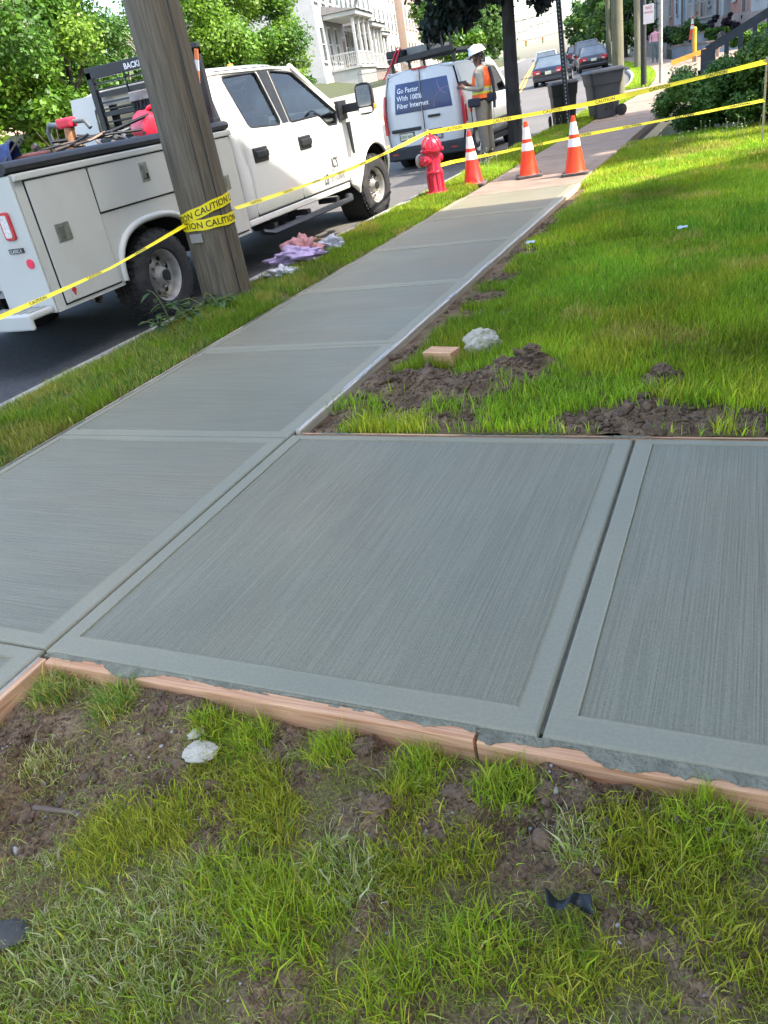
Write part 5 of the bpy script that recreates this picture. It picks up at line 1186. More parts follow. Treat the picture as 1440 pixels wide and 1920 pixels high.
# ================================================================== TREES
M_bark = mat('bark', (.07, .058, .046), .95, .4, 9, bump=1, bscale=24, stretch=(1, 1, .35))
M_barkd = mat('dark_bark', (.035, .032, .030), .95, .5, 10, bump=1, bscale=26, stretch=(1, 1, .3))
def crown_np(clumps, n, ls, cols, droop=.2, seed=0, shell=.5):
    r_ = np.random.default_rng(seed); C = np.array([c[:3] for c in clumps], float); R = np.array([c[3] for c in clumps], float)
    p = R**2; p = p/p.sum(); k = r_.choice(len(C), n, p=p)
    d = r_.normal(size=(n, 3)); d /= np.linalg.norm(d, axis=1)[:, None]
    rad = (shell+(1-shell)*r_.uniform(0, 1, n))*R[k]*(1+.18*r_.normal(size=n))
    P = C[k]+d*rad[:, None]*np.array([1, 1, .8])
    N = d*.6+r_.normal(size=(n, 3))*.55+np.array([0, 0, .55]); N /= np.linalg.norm(N, axis=1)[:, None]
    a = np.cross(N, r_.normal(size=(n, 3))); a /= np.linalg.norm(a, axis=1)[:, None]; b = np.cross(N, a)
    b[:, 2] -= droop
    L = ls*r_.uniform(.4, 1.25, n)[:, None]
    V = np.stack([P-a*L*.5, P-b*L*.30-N*L*.06, P+a*L*.55, P+b*L*.30-N*L*.06], 1).reshape(-1, 3)
    F = np.arange(n*4).reshape(-1, 4)
    cc = np.asarray(cols)[r_.integers(0, len(cols), len(C))][k]*r_.uniform(.7, 1.35, (n, 1))*(np.array([.85, 1.0, .9])+.15*r_.uniform(-1, 1, (n, 1)))
    return V, F, np.repeat(cc, 4, 0)
def tree(name, label, x, y, z, trunk_r, trunk_h, ctr, rad, nclump, nleaf, ls, cols, seed, bark=None, group=None, crad=.38, lm=None, cat='tree', zmin=None):
    t = thing(name, label, cat, (x, y, z), 0, group); r_ = random.Random(seed)
    cl = []
    for i in range(nclump):
        while True:
            q = Vector((r_.uniform(-1, 1), r_.uniform(-1, 1), r_.uniform(-1, 1)))
            if .35 < q.length < 1: break
        c_ = Vector((ctr[0]+q.x*rad[0], ctr[1]+q.y*rad[1], ctr[2]+q.z*rad[2]))
        if zmin is not None and c_.z < zmin: c_.z = zmin+r_.uniform(0, .5)
        cl.append((*c_, r_.uniform(.6, 1.2)*crad*min(rad)))
    if trunk_h > 0:
        mb = MB(); top = Vector((ctr[0]*.5, ctr[1]*.5, trunk_h))
        mb.tube([(0, 0, -.2), (.0, 0, .15), (top.x*.3, top.y*.3, trunk_h*.5), tuple(top)], [trunk_r*1.35, trunk_r*1.05, trunk_r*.95, trunk_r*.75], 14); tr = mb.build('trunk', bark or M_bark, t, smooth=60)
        for c_ in cl[:min(9, len(cl))]:
            e = Vector(c_[:3]); m_ = top.lerp(e, .5)+Vector((0, 0, .15*(e-top).length))
            MB().tube([tuple(top-Vector((0, 0, .1))), tuple(m_), tuple(e)], [trunk_r*.5, trunk_r*.28, trunk_r*.08], 7).build('limb', bark or M_bark, tr, smooth=60)
    V, F, c = crown_np(cl, nleaf, ls, cols, seed=seed)
    np_obj('crown', V, F, lm or M_leaf, c, t); return t
GL = [(.10, .19, .018), (.14, .235, .022), (.19, .28, .03), (.07, .14, .018)]; GM = [(.06, .12, .02), (.08, .15, .025), (.11, .18, .03)]; GD = [(.03, .065, .018), (.045, .09, .022), (.06, .11, .03)]
bz = 1.3; GD2 = [(.06, .13, .02), (.085, .165, .028), (.11, .195, .035)]
tree('street_tree', 'bright green leafy tree filling the upper left corner behind the truck bed', -19.2, 16.2, bz, .18, 2.2, (0, 0, 3.2), (2.6, 3.0, 2.9), 46, 42000, .155, GL, 11)
tree('street_tree', 'yellow-green broadleaf tree left of the headache rack across the street', -18.4, 20.3, bz, .15, 1.5, (0, 0, 2.4), (1.9, 2.2, 2.5), 36, 34000, .145, GL, 12)
tree('street_tree', 'darker tangled tree with bare twigs right behind the truck rack', -20.6, 24.4, bz, .2, 2.5, (0, 0, 3.6), (2.4, 2.6, 3.2), 40, 30000, .145, GM, 13)
tree('street_tree', 'tall light green tree above the truck cab roof', -20.0, 29.4, bz, .2, 2.4, (0, .3, 3.4), (2.4, 3.0, 3.0), 46, 38000, .16, GL, 14)
tree('street_tree', 'rounded green tree hiding the near end of the white porch house', -20.6, 33.8, bz, .2, 2.2, (0, .2, 3.2), (2.2, 3.0, 2.9), 42, 34000, .165, GL, 15)
for i, (x, y, r, h) in enumerate(((-17.9, 14.5, 1.5, 1.2), (-17.6, 18.2, 1.3, 1.0), (-17.8, 23.0, 1.6, 1.2), (-18.0, 27.5, 1.5, 1.1), (-18.3, 32, 1.5, 1.1))):
    tree('roadside_shrub', ('low bright shrub across the street at the left edge', 'low shrub across the street behind the truck tailgate', 'low dark shrub across the street behind the truck rack', 'low shrub across the street behind the truck cab', 'low shrub across the street behind the truck windshield')[i], x, y, bz-.5, .06, .5, (0, 0, h), (r, r*1.3, h), 16, 5000, .2, GL if i != 2 else GM, 30+i, cat='shrub')
for i in range(5):
    mb = MB(); a = [Vector((0, 0, 0)), Vector((random.uniform(-.5, .5), random.uniform(-.3, .3), 1.2)), Vector((random.uniform(-1, 1), random.uniform(-.6, .6), 2.4))]
    mb.tube(a, [.03, .02, .006], 5); mb.tube([a[1], a[1]+Vector((.5, .3, .7))], [.015, .004], 5); mb.tube([a[1].lerp(a[2], .5), a[2]+Vector((-.5, .2, -.1))], [.012, .004], 5)
    o = mb.build('bare_branch', mat('dead_twig', (.30, .26, .20), .9)); o.location = (-18.3, 22.6+i*.5, 2.2); tag(o, 'bare dead branch sticking out of the dark tree behind the truck rack', 'branch', 'dead branches behind the truck rack')
# the dark street tree over the worker
M_leafd = leaf_mat('dark_leaf', .12, .5, .3)
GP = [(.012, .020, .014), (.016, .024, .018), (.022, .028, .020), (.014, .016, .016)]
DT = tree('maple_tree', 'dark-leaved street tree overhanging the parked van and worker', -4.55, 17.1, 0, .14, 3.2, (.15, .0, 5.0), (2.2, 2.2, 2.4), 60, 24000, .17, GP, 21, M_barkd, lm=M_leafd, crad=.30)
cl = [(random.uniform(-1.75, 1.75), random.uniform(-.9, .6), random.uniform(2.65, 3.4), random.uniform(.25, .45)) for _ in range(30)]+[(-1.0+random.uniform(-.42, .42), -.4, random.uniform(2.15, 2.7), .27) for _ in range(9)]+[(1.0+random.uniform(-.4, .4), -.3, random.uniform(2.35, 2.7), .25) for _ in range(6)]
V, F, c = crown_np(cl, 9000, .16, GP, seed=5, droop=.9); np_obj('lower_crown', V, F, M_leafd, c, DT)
tree('yard_tree', 'yard tree beside the tall white house, past the right edge', 2.75, 13.0, 0, .14, 3.6, (-.2, 0, 5.6), (1.1, 1.1, 1.2), 22, 7000, .16, GM, 22)
# farther up the street
far = [(-12.6, 62, 'right-hand', 3.0, GM), ]
def ft(yy, off, lab, h, r, n, cols, seed, ls=.4, th=1.6, nm='street_tree'):
    x, y, z = lpos(yy, off); tree(nm, lab, x, y, z, .16, th, (0, 0, h*.6), (r, r, h*.42), 30, n, ls, cols, seed)
ft(72, 2.2, 'round leafy tree on the right side behind the parked dark sedan', 6.0, 2.6, 6000, GM, 41)
ft(88, 2.0, 'second roadside tree farther up the right side', 6.0, 2.4, 4000, GM, 42)
ft(115, 1.6, 'small distant tree where the street narrows on the right', 6, 2.5, 3000, GM, 43, .6)
ft(73, -10.9, 'leafy green tree directly behind the van roof rack', 5.0, 1.9, 8000, GL, 44, .32, 1.2)
ft(82, -11.9, 'tall green tree left of the dark trunk, across the street', 7.5, 3.0, 8000, GM, 45, .36)
ft(84, -12.6, 'green tree seen between dark trunk and sky', 10, 3.2, 8000, GM, 46, .42)
ft(102, -12.4, 'distant green tree at the left end of the street', 9.5, 3.4, 6000, GM, 47, .5)
ft(160, -16.5, 'tall far tree framing the left side of the sky gap', 13, 5.5, 6000, GM, 49, .8); ft(215, -17, 'farthest tree on the left side of the sky gap', 14, 6, 5000, GM, 50, 1.0)
ft(125, -12.4, 'last distant tree on the left side of the street', 8, 3.4, 4000, GM, 48, .7)
# hedge and garden shrubs
def shrub(name, label, x, y, z, ctr, rad, nc, nl, ls, cols, seed, crad=.45): return tree(name, label, x, y, z, .03, .3, ctr, rad, nc, nl, ls, cols, seed, crad=crad, cat='shrub')
shrub('hedge', 'dense dark green clipped hedge behind the lower caution tape', -.75, 14.9, 0, (0, 0, .48), (.78, .8, .44), 60, 34000, .06, GD2, 51)
shrub('hedge', 'brighter leafy shrub at the right end of the hedge beside the stake', .25, 14.0, 0, (0, .2, .58), (.8, .6, .54), 56, 30000, .065, GM, 52)
shrub('hedge', 'tall dark rear part of the hedge below the grey stairs', -.1, 16.0, 0, (0, 0, .42), (.95, .7, .38), 40, 18000, .075, GD2, 53)
shrub('garden_shrub', 'rounded green bush on the far retaining wall', *lpos(55, 4.3), (0, 0, .95), (1.1, 1.2, .6), 24, 4500, .16, GM, 54)
shrub('garden_shrub', 'tall dark green bush left of the rounded one on the wall', *lpos(60, 4.3), (0, 0, 1.0), (1.2, 1.4, .65), 22, 4000, .18, GD, 55)
shrub('garden_shrub', 'dark purple bush against the row houses', *lpos(55.5, 6.2), (0, 0, 1.15), (1.2, 1.6, .45), 24, 4500, .15, [(.03, .015, .025), (.045, .022, .032)], 56)
shrub('garden_shrub', 'loose light green bush beside the grey stair rail', -.55, 33, .45, (0, 0, .45), (.7, 1.2, .38), 24, 5000, .12, GL, 57)
shrub('garden_shrub', 'yellow-green lily clump behind the yellow post', *lpos(52, 5.0), (0, 0, .85), (.8, .8, .3), 14, 1800, .16, GL, 58)
# ================================================================== VAN
VX, VY = -6.16, 16.3
VAN = thing('service_van', 'white service van with blue rear-window advert parked ahead of the truck', 'van', (VX, VY, -.13))
M_vp = mat('van_white', (.62, .625, .61), .28, .03, 2, coat=.6); M_navy = mat('advert_navy', (.010, .028, .12), .25, .5, 1.3, coat=.3, col2=(.016, .05, .20)); M_ad = mat('advert_white', (.85, .86, .88), .4)
HW = .86
def vsx(z): return HW - .06*max(0, (.75-z)/.4)**2*1.0 - .17*max(0, (z-1.0)/.85)**1.6
def vend(x, z): return .035*(x/HW)**2*1.6 + .10*max(0, (z-1.05)/.8)**1.8      # rear face curves
ZV = [.5, .6, .7, .8, .9, 1.0, 1.1, 1.2, 1.3, 1.4, 1.5, 1.6, 1.7, 1.78]
def rearpt(x, z): k = vsx(z)/HW; return (x*k, vend(x, z), z)
for s, x0, x1 in ((-1, -.80, -.012), (1, .012-.0, .80)):
    ol = fillet([(x0, .46), (x1, .46), (x1, 1.80), (x0, 1.80)], .02)
    if s < 0: ol = fillet([(x0, .46), (x1, .46), (x1, 1.80), (x0, 1.80, .12)], .02)
    else: ol = fillet([(x0, .46), (x1, .46), (x1, 1.80, .12), (x0, 1.80)], .02)
    mb = MB(); panel(mb, ol, rearpt, (), [-.6, -.4, -.2, .2, .4, .6], ZV); d = mb.build('rear_door', M_vp, VAN, smooth=40, solid=.03)
    mb = MB(); wx0, wx1 = (-.60, -.014) if s < 0 else (.014, .62)
    panel(mb, [(wx0, 1.07), (wx1, 1.07), (wx1, 1.60), (wx0, 1.60)], lambda x, z: (rearpt(x, z)[0], rearpt(x, z)[1]-.006, z), (), [-.4, -.2, .2, .4], ZV); mb.build('advert_panel', M_navy, d, smooth=40)
    if s > 0: MB().box(.10, .36, -.035, .0, .93, .975).build('handle', M_blk, d, bevel=.012)
    # lamps at the edges
    tl = MB(); g = fillet([(s*.80, .72), (s*.86, .72), (s*.86, 1.42), (s*.82, 1.42)], .01)
    panel(tl, g, lambda x, z: (rearpt(x, z)[0], rearpt(x, z)[1]-.012, z), (), (), ZV); tl = tl.build('tail_light', M_red, VAN, solid=-.03)
    tl2 = MB(); panel(tl2, fillet([(s*.81, .98), (s*.865, .98), (s*.865, 1.10), (s*.81, 1.10)], .01), lambda x, z: (rearpt(x, z)[0], rearpt(x, z)[1]-.016, z)); tl2.build('reversing_lens', M_lens, tl)
    mb = MB(); mb.grid(lambda z, y: (s*(vsx(z)+.004), .04+y, z), [.75, .9, 1.05, 1.2, 1.4], [0, .12]); mb.build('tail_light_side', M_red, tl)
    # side
    arcR = [(.78-.37*math.cos(a), .33+.37*math.sin(a)) for a in np.linspace(0, PI, 14)]; arcF = [(3.55-.37*math.cos(a), .33+.37*math.sin(a)) for a in np.linspace(0, PI, 14)]
    ol = [(.06, .36)]+arcR+arcF+[(4.3, .36), (4.38, .7), (4.2, .98), (3.45, 1.12), (2.75, 1.74), (2.5, 1.79), (.14, 1.79), (.07, 1.3)]
    wo_ = fillet([(2.0, 1.12), (3.2, 1.12), (2.72, 1.62), (2.05, 1.66)], .05)
    mb = MB(); panel(mb, ol, lambda u, z: (s*vsx(z), u, z), [wo_], [.3, .8, 1.3, 2, 2.6, 3.2, 3.8], ZV); sd_ = mb.build('side_panel', M_vp, VAN, smooth=40, solid=.02)
    mb = MB(); panel(mb, wo_, lambda u, z: (s*(vsx(z)-.01), u, z), (), (), ZV); mb.build('window', M_dglass, sd_)
    MB().box(min(s*.85, s*.88), max(s*.85, s*.88), 1.05, 1.22, .98, 1.02).build('handle', M_blk, sd_)
    MB().box(min(s*(HW+.003), s*(HW+.012)), max(s*(HW+.003), s*(HW+.012)), 1.2, 3.1, .52, .62).build('rub_strip', M_blk, sd_)
    for yy in (1.0, 2.0): MB().box(min(s*.8605, s*.864), max(s*.8605, s*.864), yy-.005, yy+.005, .45, 1.0).build('door_seam', M_dark, sd_)
    for yy in (.78, 3.55):
        wv = bpy.data.objects.new('wheel', None); COL.objects.link(wv); wv.parent = VAN; wv.location = (s*.84, yy, .33); wv.rotation_euler = (0, 0, 0 if s > 0 else PI)
        MB().lathe([(.2, -.02), (.25, .01), (.31, .005), (.33, -.03), (.33, -.17), (.30, -.2), (.2, -.2)], 32, axis='x').build('tyre', M_rub, wv, smooth=40)
        MB().lathe([(.205, -.15), (.2, -.01), (.17, -.03), (.06, -.02), (.001, -.01)], 24, axis='x').build('rim', M_steel, wv, smooth=40)
    MB().box(min(s*.84, s*1.02), max(s*.84, s*1.02), 3.2, 3.32, 1.12, 1.32).build('side_mirror', M_blk, VAN, bevel=.03)
MB().grid(lambda u, v: (u*.69, .10+2.55*v, 1.83-.05*abs(u)**4-.03*max(0, (.1-v)/.1)**2-.03*max(0, (v-.8)/.2)**2), np.linspace(-1, 1, 13), [0, .03, .06, .1, .3, .5, .7, .8, .9, 1]).build('roof', M_vp, VAN, smooth=60, solid=.02)
for s in (1, -1): MB().tube([(s*.69, .12, 1.775), (s*.69, 2.6, 1.775)], .028, 8).build('roof_edge', M_vp, VAN, smooth=60)
MB().grid(lambda u, v: (u*(.68+.12*v), 2.62+.85*v, 1.78-.66*v), np.linspace(-1, 1, 7), np.linspace(0, 1, 4)).build('windshield', M_dglass, VAN, smooth=60)
MB().grid(lambda u, v: (u*.82, 3.42+.95*v, 1.12-.32*v*v), np.linspace(-1, 1, 9), np.linspace(0, 1, 5)).build('hood', M_vp, VAN, smooth=60)
MB().box(-.84, .84, -.06, .12, .22, .455).build('rear_bumper', M_blk, VAN, bevel=.03, segs=3)
MB().box(-.82, .82, .1, 4.3, .2, .3).box(-.84, .84, 4.2, 4.45, .25, .8).build('underbody', M_dark, VAN)
for x in (-.68, .60): MB().box(x-.06, x+.06, -.066, -.058, .33, .355).build('bumper_reflector', M_red, VAN)
MB().box(-.16, .16, .06, .14, 1.795, 1.83).build('high_brake_light', M_red, VAN, bevel=.01)
MB().box(-.72, -.07, -.02, .03, .735, .80).build('plate_hood', M_blk, VAN, bevel=.015)
pt = MB().box(-.56, -.24, -.012, .012, .575, .72).build('license_plate', M_blk, VAN); MB().box(-.54, -.26, -.016, -.0125, .59, .705).build('plate_face', mat('plate_cream', (.62, .60, .45), .5, .15, 12), pt)
lettering('plate_letters', 'DNE M25', .075, lambda x, y: (-.53+x, -.0185, .618+y), M_ink, pt, sx=.82)
pc = MB().box(.06, .36, -.012, .012, .53, .72).build('placard', mat('placard_grey', (.10, .10, .11), .5, .5, 14), VAN); MB().box(.25, .34, -.016, -.0125, .55, .64).build('placard_patch', mat('placard_light', (.4, .4, .4), .5), pc)
for i, ln in enumerate(('Go Faster', 'With 100%', 'Fiber Internet')):
    z0 = 1.435-.135*i; lettering('advert_letters', ln, .125, lambda x, y, z0=z0: (rearpt(-.555+x, z0+y)[0], rearpt(-.555+x, z0+y)[1]-.011, z0+y), M_ad, VAN, bold=.012)
for i, (cx, cz, r, m_) in enumerate(((.60, 1.50, .21, 'p'), (.58, 1.08, .33, 'b'))):
    pts = [(cx+r*math.cos(a), cz+r*math.sin(a)) for a in np.linspace(1.5 if i else 1.7, PI if i else 5.2, 26)]
    pts = [p for p in pts if .03 < p[0] < .61 and 1.08 < p[1] < 1.59]
    if len(pts) > 2: MB().tube([(rearpt(a, b)[0], rearpt(a, b)[1]-.009, b) for a, b in pts], .006, 4).build('advert_ring', mat('advert_ring', (.35, .25, .42), .5), VAN)
# roof rack with case
rk = MB()
for yy in (.35, 1.3, 2.2): rk.bar((-.72, yy, 2.0), (.72, yy, 2.0), .05, .05)
for s in (-1, 1):
    rk.bar((s*.66, .2, 2.02), (s*.66, 2.5, 2.02), .05, .05)
    for yy in (.35, 1.3, 2.2): rk.bar((s*.64, yy, 1.80), (s*.66, yy, 2.0), .05, .05)
rk = rk.build('roof_rack', M_blk2, VAN); MB().bar((-.66, .22, 2.0), (.70, .22, 2.055), .06, .09).build('ladder_bar', M_blk2, rk)
for x in (.45, .2, .62): MB().bar((x, .3, 2.03), (x, .3, 2.35), .03, .03).build('rack_upright', M_blk2, rk)
MB().box(-.70, -.35, .2, 1.6, 2.06, 2.19).build('roof_case', M_blk, VAN, bevel=.02); MB().box(-.33, .1, .4, 1.9, 2.06, 2.20).build('roof_box', mat('grey_case', (.26, .25, .23), .6), VAN, bevel=.01)
MB().tube([(-.42, .18, 2.24), (-.58, .14, 1.98), (-.78, .10, 1.72)], .014, 5).tube([(-.36, .18, 2.22), (-.46, .14, 2.05), (-.50, .12, 1.95)], .016, 5).build('red_strap', M_gas, VAN)
# ================================================================== WORKER
def skin_figure(name, joints, bones, parent, mats, matfn, sub=2):
    """joints: name -> (pos, radius); one continuous skinned surface"""
    me = bpy.data.meshes.new(name); names = list(joints)
    me.from_pydata([joints[k][0] for k in names], [(names.index(a), names.index(b)) for a, b in bones], [])
    o = bpy.data.objects.new(name, me); COL.objects.link(o)
    sm = o.modifiers.new('skin', 'SKIN'); ss = o.modifiers.new('sub', 'SUBSURF'); ss.levels = sub; ss.render_levels = sub
    lay = me.skin_vertices[0].data
    for i, k in enumerate(names):
        r = joints[k][1]; lay[i].radius = r if hasattr(r, '__len__') else (r, r)
        lay[i].use_root = (k == 'pelvis')
    dg = bpy.context.evaluated_depsgraph_get(); ev = o.evaluated_get(dg); m2 = bpy.data.meshes.new_from_object(ev)
    bpy.data.objects.remove(o)
    for q in mats: m2.materials.append(q)
    for p in m2.polygons: p.material_index = matfn(p.center); p.use_smooth = True
    o = bpy.data.objects.new(name, m2); COL.objects.link(o); o.parent = parent; return o
M_skin = mat('skin', (.17, .085, .055), .55, .1, 20); M_khaki = mat('khaki_trousers', (.20, .175, .135), .9, .15, 10, bump=.3, bscale=40); M_shirt = mat('tan_shirt', (.30, .27, .215), .9, .12, 9, bump=.3, bscale=40); M_hv = mat('hi_vis_orange', (.90, .13, .02), .6, .06, 8); M_lime = mat('hi_vis_lime', (.70, .72, .05), .6, .05, 8); M_silver = mat('reflective_silver', (.46, .47, .45), .4, .1, 20); M_hair = mat('black_hair', (.012, .011, .012), .6); M_boot = mat('boot_leather', (.10, .075, .05), .8, .2, 10)
PE = thing('person', 'worker in white hard hat and orange safety vest standing beside the van', 'person', (-4.66, 15.45, .0), 0); PE.scale = (1.2, 1.18, 1.02)
# local frame: the worker faces -x
J = dict(pelvis=((0, 0, .93), (.135, .165)), waist=((.0, 0, 1.06), (.12, .15)), chest=((.03, 0, 1.27), (.135, .175)), upper=((.03, 0, 1.39), (.10, .15)), neck=((.0, 0, 1.48), (.055, .055)), jaw=((-.035, 0, 1.545), (.066, .06)), head=((-.03, 0, 1.63), (.092, .078)), crown=((-.01, 0, 1.70), (.07, .065)),
  shL=((.03, -.17, 1.385), .072), elL=((.07, -.235, 1.12), .054), wrL=((-.17, -.20, 1.17), .036), haL=((-.235, -.185, 1.20), (.022, .04)), shR=((.03, .17, 1.385), .072), elR=((.04, .24, 1.12), .054), wrR=((-.2, .17, 1.2), .036), haR=((-.265, .155, 1.23), (.022, .04)),
  hipL=((.0, -.10, .87), .115), knL=((-.01, -.115, .50), .082), anL=((.02, -.12, .10), .058), toL=((-.14, -.13, .045), (.045, .035)), hipR=((.0, .10, .87), .115), knR=((.0, .12, .50), .082), anR=((.04, .13, .10), .058), toR=((-.12, .15, .045), (.045, .035)))
for s, S in ((-1, 'L'), (1, 'R')):
    hp = Vector(J['ha'+S][0])
    for k in range(4):
        b = hp+Vector((-.02, 0, .025-.017*k)); L = (.075, .085, .08, .06)[k]
        J['f%d%sa' % (k, S)] = (tuple(b+Vector((-.025, -.006*s, .004))), .0095); J['f%d%sb' % (k, S)] = (tuple(b+Vector((-L*.75, -.012*s, .006))), .0085); J['f%d%sc' % (k, S)] = (tuple(b+Vector((-L, -.035*s, .002))), .0075)
    J['t%sa' % S] = (tuple(hp+Vector((.0, -.02*s, .035))), .0105); J['t%sb' % S] = (tuple(hp+Vector((-.04, -.035*s, .055))), .009)
BN = [('pelvis', 'waist'), ('waist', 'chest'), ('chest', 'upper'), ('upper', 'neck'), ('neck', 'jaw'), ('jaw', 'head'), ('head', 'crown')]
for S in 'LR':
    BN += [('upper', 'sh'+S), ('sh'+S, 'el'+S), ('el'+S, 'wr'+S), ('wr'+S, 'ha'+S), ('pelvis', 'hip'+S), ('hip'+S, 'kn'+S), ('kn'+S, 'an'+S), ('an'+S, 'to'+S), ('ha'+S, 't%sa' % S), ('t%sa' % S, 't%sb' % S)]
    for k in range(4): BN += [('ha'+S, 'f%d%sa' % (k, S)), ('f%d%sa' % (k, S), 'f%d%sb' % (k, S)), ('f%d%sb' % (k, S), 'f%d%sc' % (k, S))]
def mfn(c):
    if c.z > 1.475: return 0
    if c.x < -.19 and c.z > 1.1: return 0
    if c.z < .11: return 3
    return 1 if c.z < .98 else 2
skin_figure('body', J, BN, PE, [M_skin, M_khaki, M_shirt, M_boot], mfn)
def ering(cx, cz, rx, ry, tilt=0, n=24, f=None): return [(cx+rx*math.cos(a), ry*math.sin(a), cz+tilt*math.cos(a)) for a in np.linspace(0, 2*PI, n, endpoint=False)]
levels = [(.0, .98, .155, .188), (.0, 1.045, .152, .182), (.005, 1.05, .152, .182), (.01, 1.075, .153, .182), (.01, 1.08, .153, .182), (.015, 1.125, .155, .185), (.015, 1.13, .155, .185), (.02, 1.15, .156, .186), (.022, 1.155, .157, .187), (.03, 1.25, .16, .19), (.03, 1.33, .15, .185), (.03, 1.40, .125, .165), (.025, 1.45, .09, .11)]
rings = [ering(*l) for l in levels]; bandm = [0, 0, 1, 1, 2, 2, 1, 1, 0, 0, 0, 0]
mb = MB()
for i in range(len(rings)-1): mb.loft([rings[i], rings[i+1]], False, bandm[i])
v_ = mb.build('safety_vest', [M_hv, M_lime, M_silver], PE, smooth=60)
for sgn in (-1, 1):   # vertical lime and silver stripes, front and back of the shoulder
    for dx, m_, wd in ((-.075, M_lime, .075), (-.075, M_silver, .045)):
        mb = MB(); pts = []
        for z in (1.13, 1.2, 1.28, 1.35, 1.41):
            L = min(levels, key=lambda l: abs(l[1]-z)); pts.append((L[0], z, L[2]+(.008 if m_ is M_lime else .012), L[3]+(.008 if m_ is M_lime else .012)))
        mb.grid(lambda i, t: (pts[i][0]+pts[i][2]*math.cos(sgn*(1.75+t)), pts[i][3]*math.sin(sgn*(1.75+t)), pts[i][1]), range(5), [-wd*2.2, 0, wd*2.2]); mb.build('vest_stripe', m_, v_, smooth=60)
mb = MB().lathe([(.001, .125), (.05, .118), (.09, .09), (.112, .045), (.118, .0), (.122, -.004), (.122, -.012), (.11, -.01)], 28, (0, 0, 0)); 
hh = mb.build('hard_hat', mat('hat_white', (.80, .79, .76), .35, .03, 5), PE, smooth=50); hh.location = (-.02, 0, 1.685); hh.rotation_euler = (0, -.28, 0); hh.scale = (1.12, .95, 1.0)
MB().prism(fillet([(-.19, -.07), (-.09, -.10), (-.09, .10), (-.19, .07)], .04), 'z', -.014, -.006).build('brim', mat('hat_white', (.8, .79, .76)), hh, bevel=.003)
MB().tube([(-.1+.0, 0, .105), (0, 0, .130), (.1, 0, .08)], .012, 6).build('hat_ridge', mat('hat_white', (.8, .79, .76)), hh, smooth=60)
mb = MB(); 
for k in range(60):
    a = random.uniform(-1.9, 1.9); z = random.uniform(1.55, 1.68); p = Vector((-.015+.095*math.cos(a), .085*math.sin(a), z)); mb.tube([p, p+Vector((.004*math.cos(a), .004*math.sin(a), -.022))], [.014, .010], 5)
mb.build('hair', M_hair, PE, smooth=60)
MB().tube([(-.115, 0, 1.635), (-.145, 0, 1.605), (-.115, 0, 1.595)], [.012, .018, .010], 6).build('nose', M_skin, PE, smooth=60)
for s in (-1, 1):
    MB().lathe([(.001, -.012), (.014, -.006), (.018, 0), (.014, .006), (.001, .012)], 10, (-.01, s*.082, 1.605), 'y').build('ear', M_skin, PE, smooth=60)
    MB().lathe([(.001, -.009), (.009, 0), (.001, .009)], 8, (-.108, s*.032, 1.638)).build('eye', M_hair, PE)
MB().tube([(-.105, -.025, 1.56), (-.112, 0, 1.557), (-.105, .025, 1.56)], .006, 5).build('mouth', mat('lips', (.16, .06, .05), .6), PE)
for i, (z0, z1) in enumerate(((.94, 1.0),)):
    MB().loft([ering(0, z0, .15, .18), ering(0, z1, .155, .185)], False).build('belt', M_hair, PE, smooth=60)
mb = MB().box(-.17, .02, -.24, -.165, .86, 1.0).box(.08, .2, -.13, .10, .90, 1.04); mb.build('tool_pouch', mat('navy_pouch', (.02, .022, .035), .8, .2, 12), PE, bevel=.03, segs=3)
MB().tube([(.16, -.06, 1.44), (.205, -.09, 1.25), (.215, -.10, 1.0), (.20, -.10, .80)], .022, 8).build('shoulder_strap', mat('navy_pouch', (.02, .02, .03)), PE, smooth=60)
MB().tube([(-.13, -.21, .86), (-.12, -.23, .6), (-.1, -.24, .3)], .008, 5).build('hanging_cable', M_hair, PE)
MB().box(-.16, -.12, -.215, -.175, .80, .90).build('orange_tool', M_hv, PE, bevel=.008)
MB().box(-.32, -.26, -.13, .13, 1.20, 1.30).build('held_device', M_blk, PE, bevel=.01)

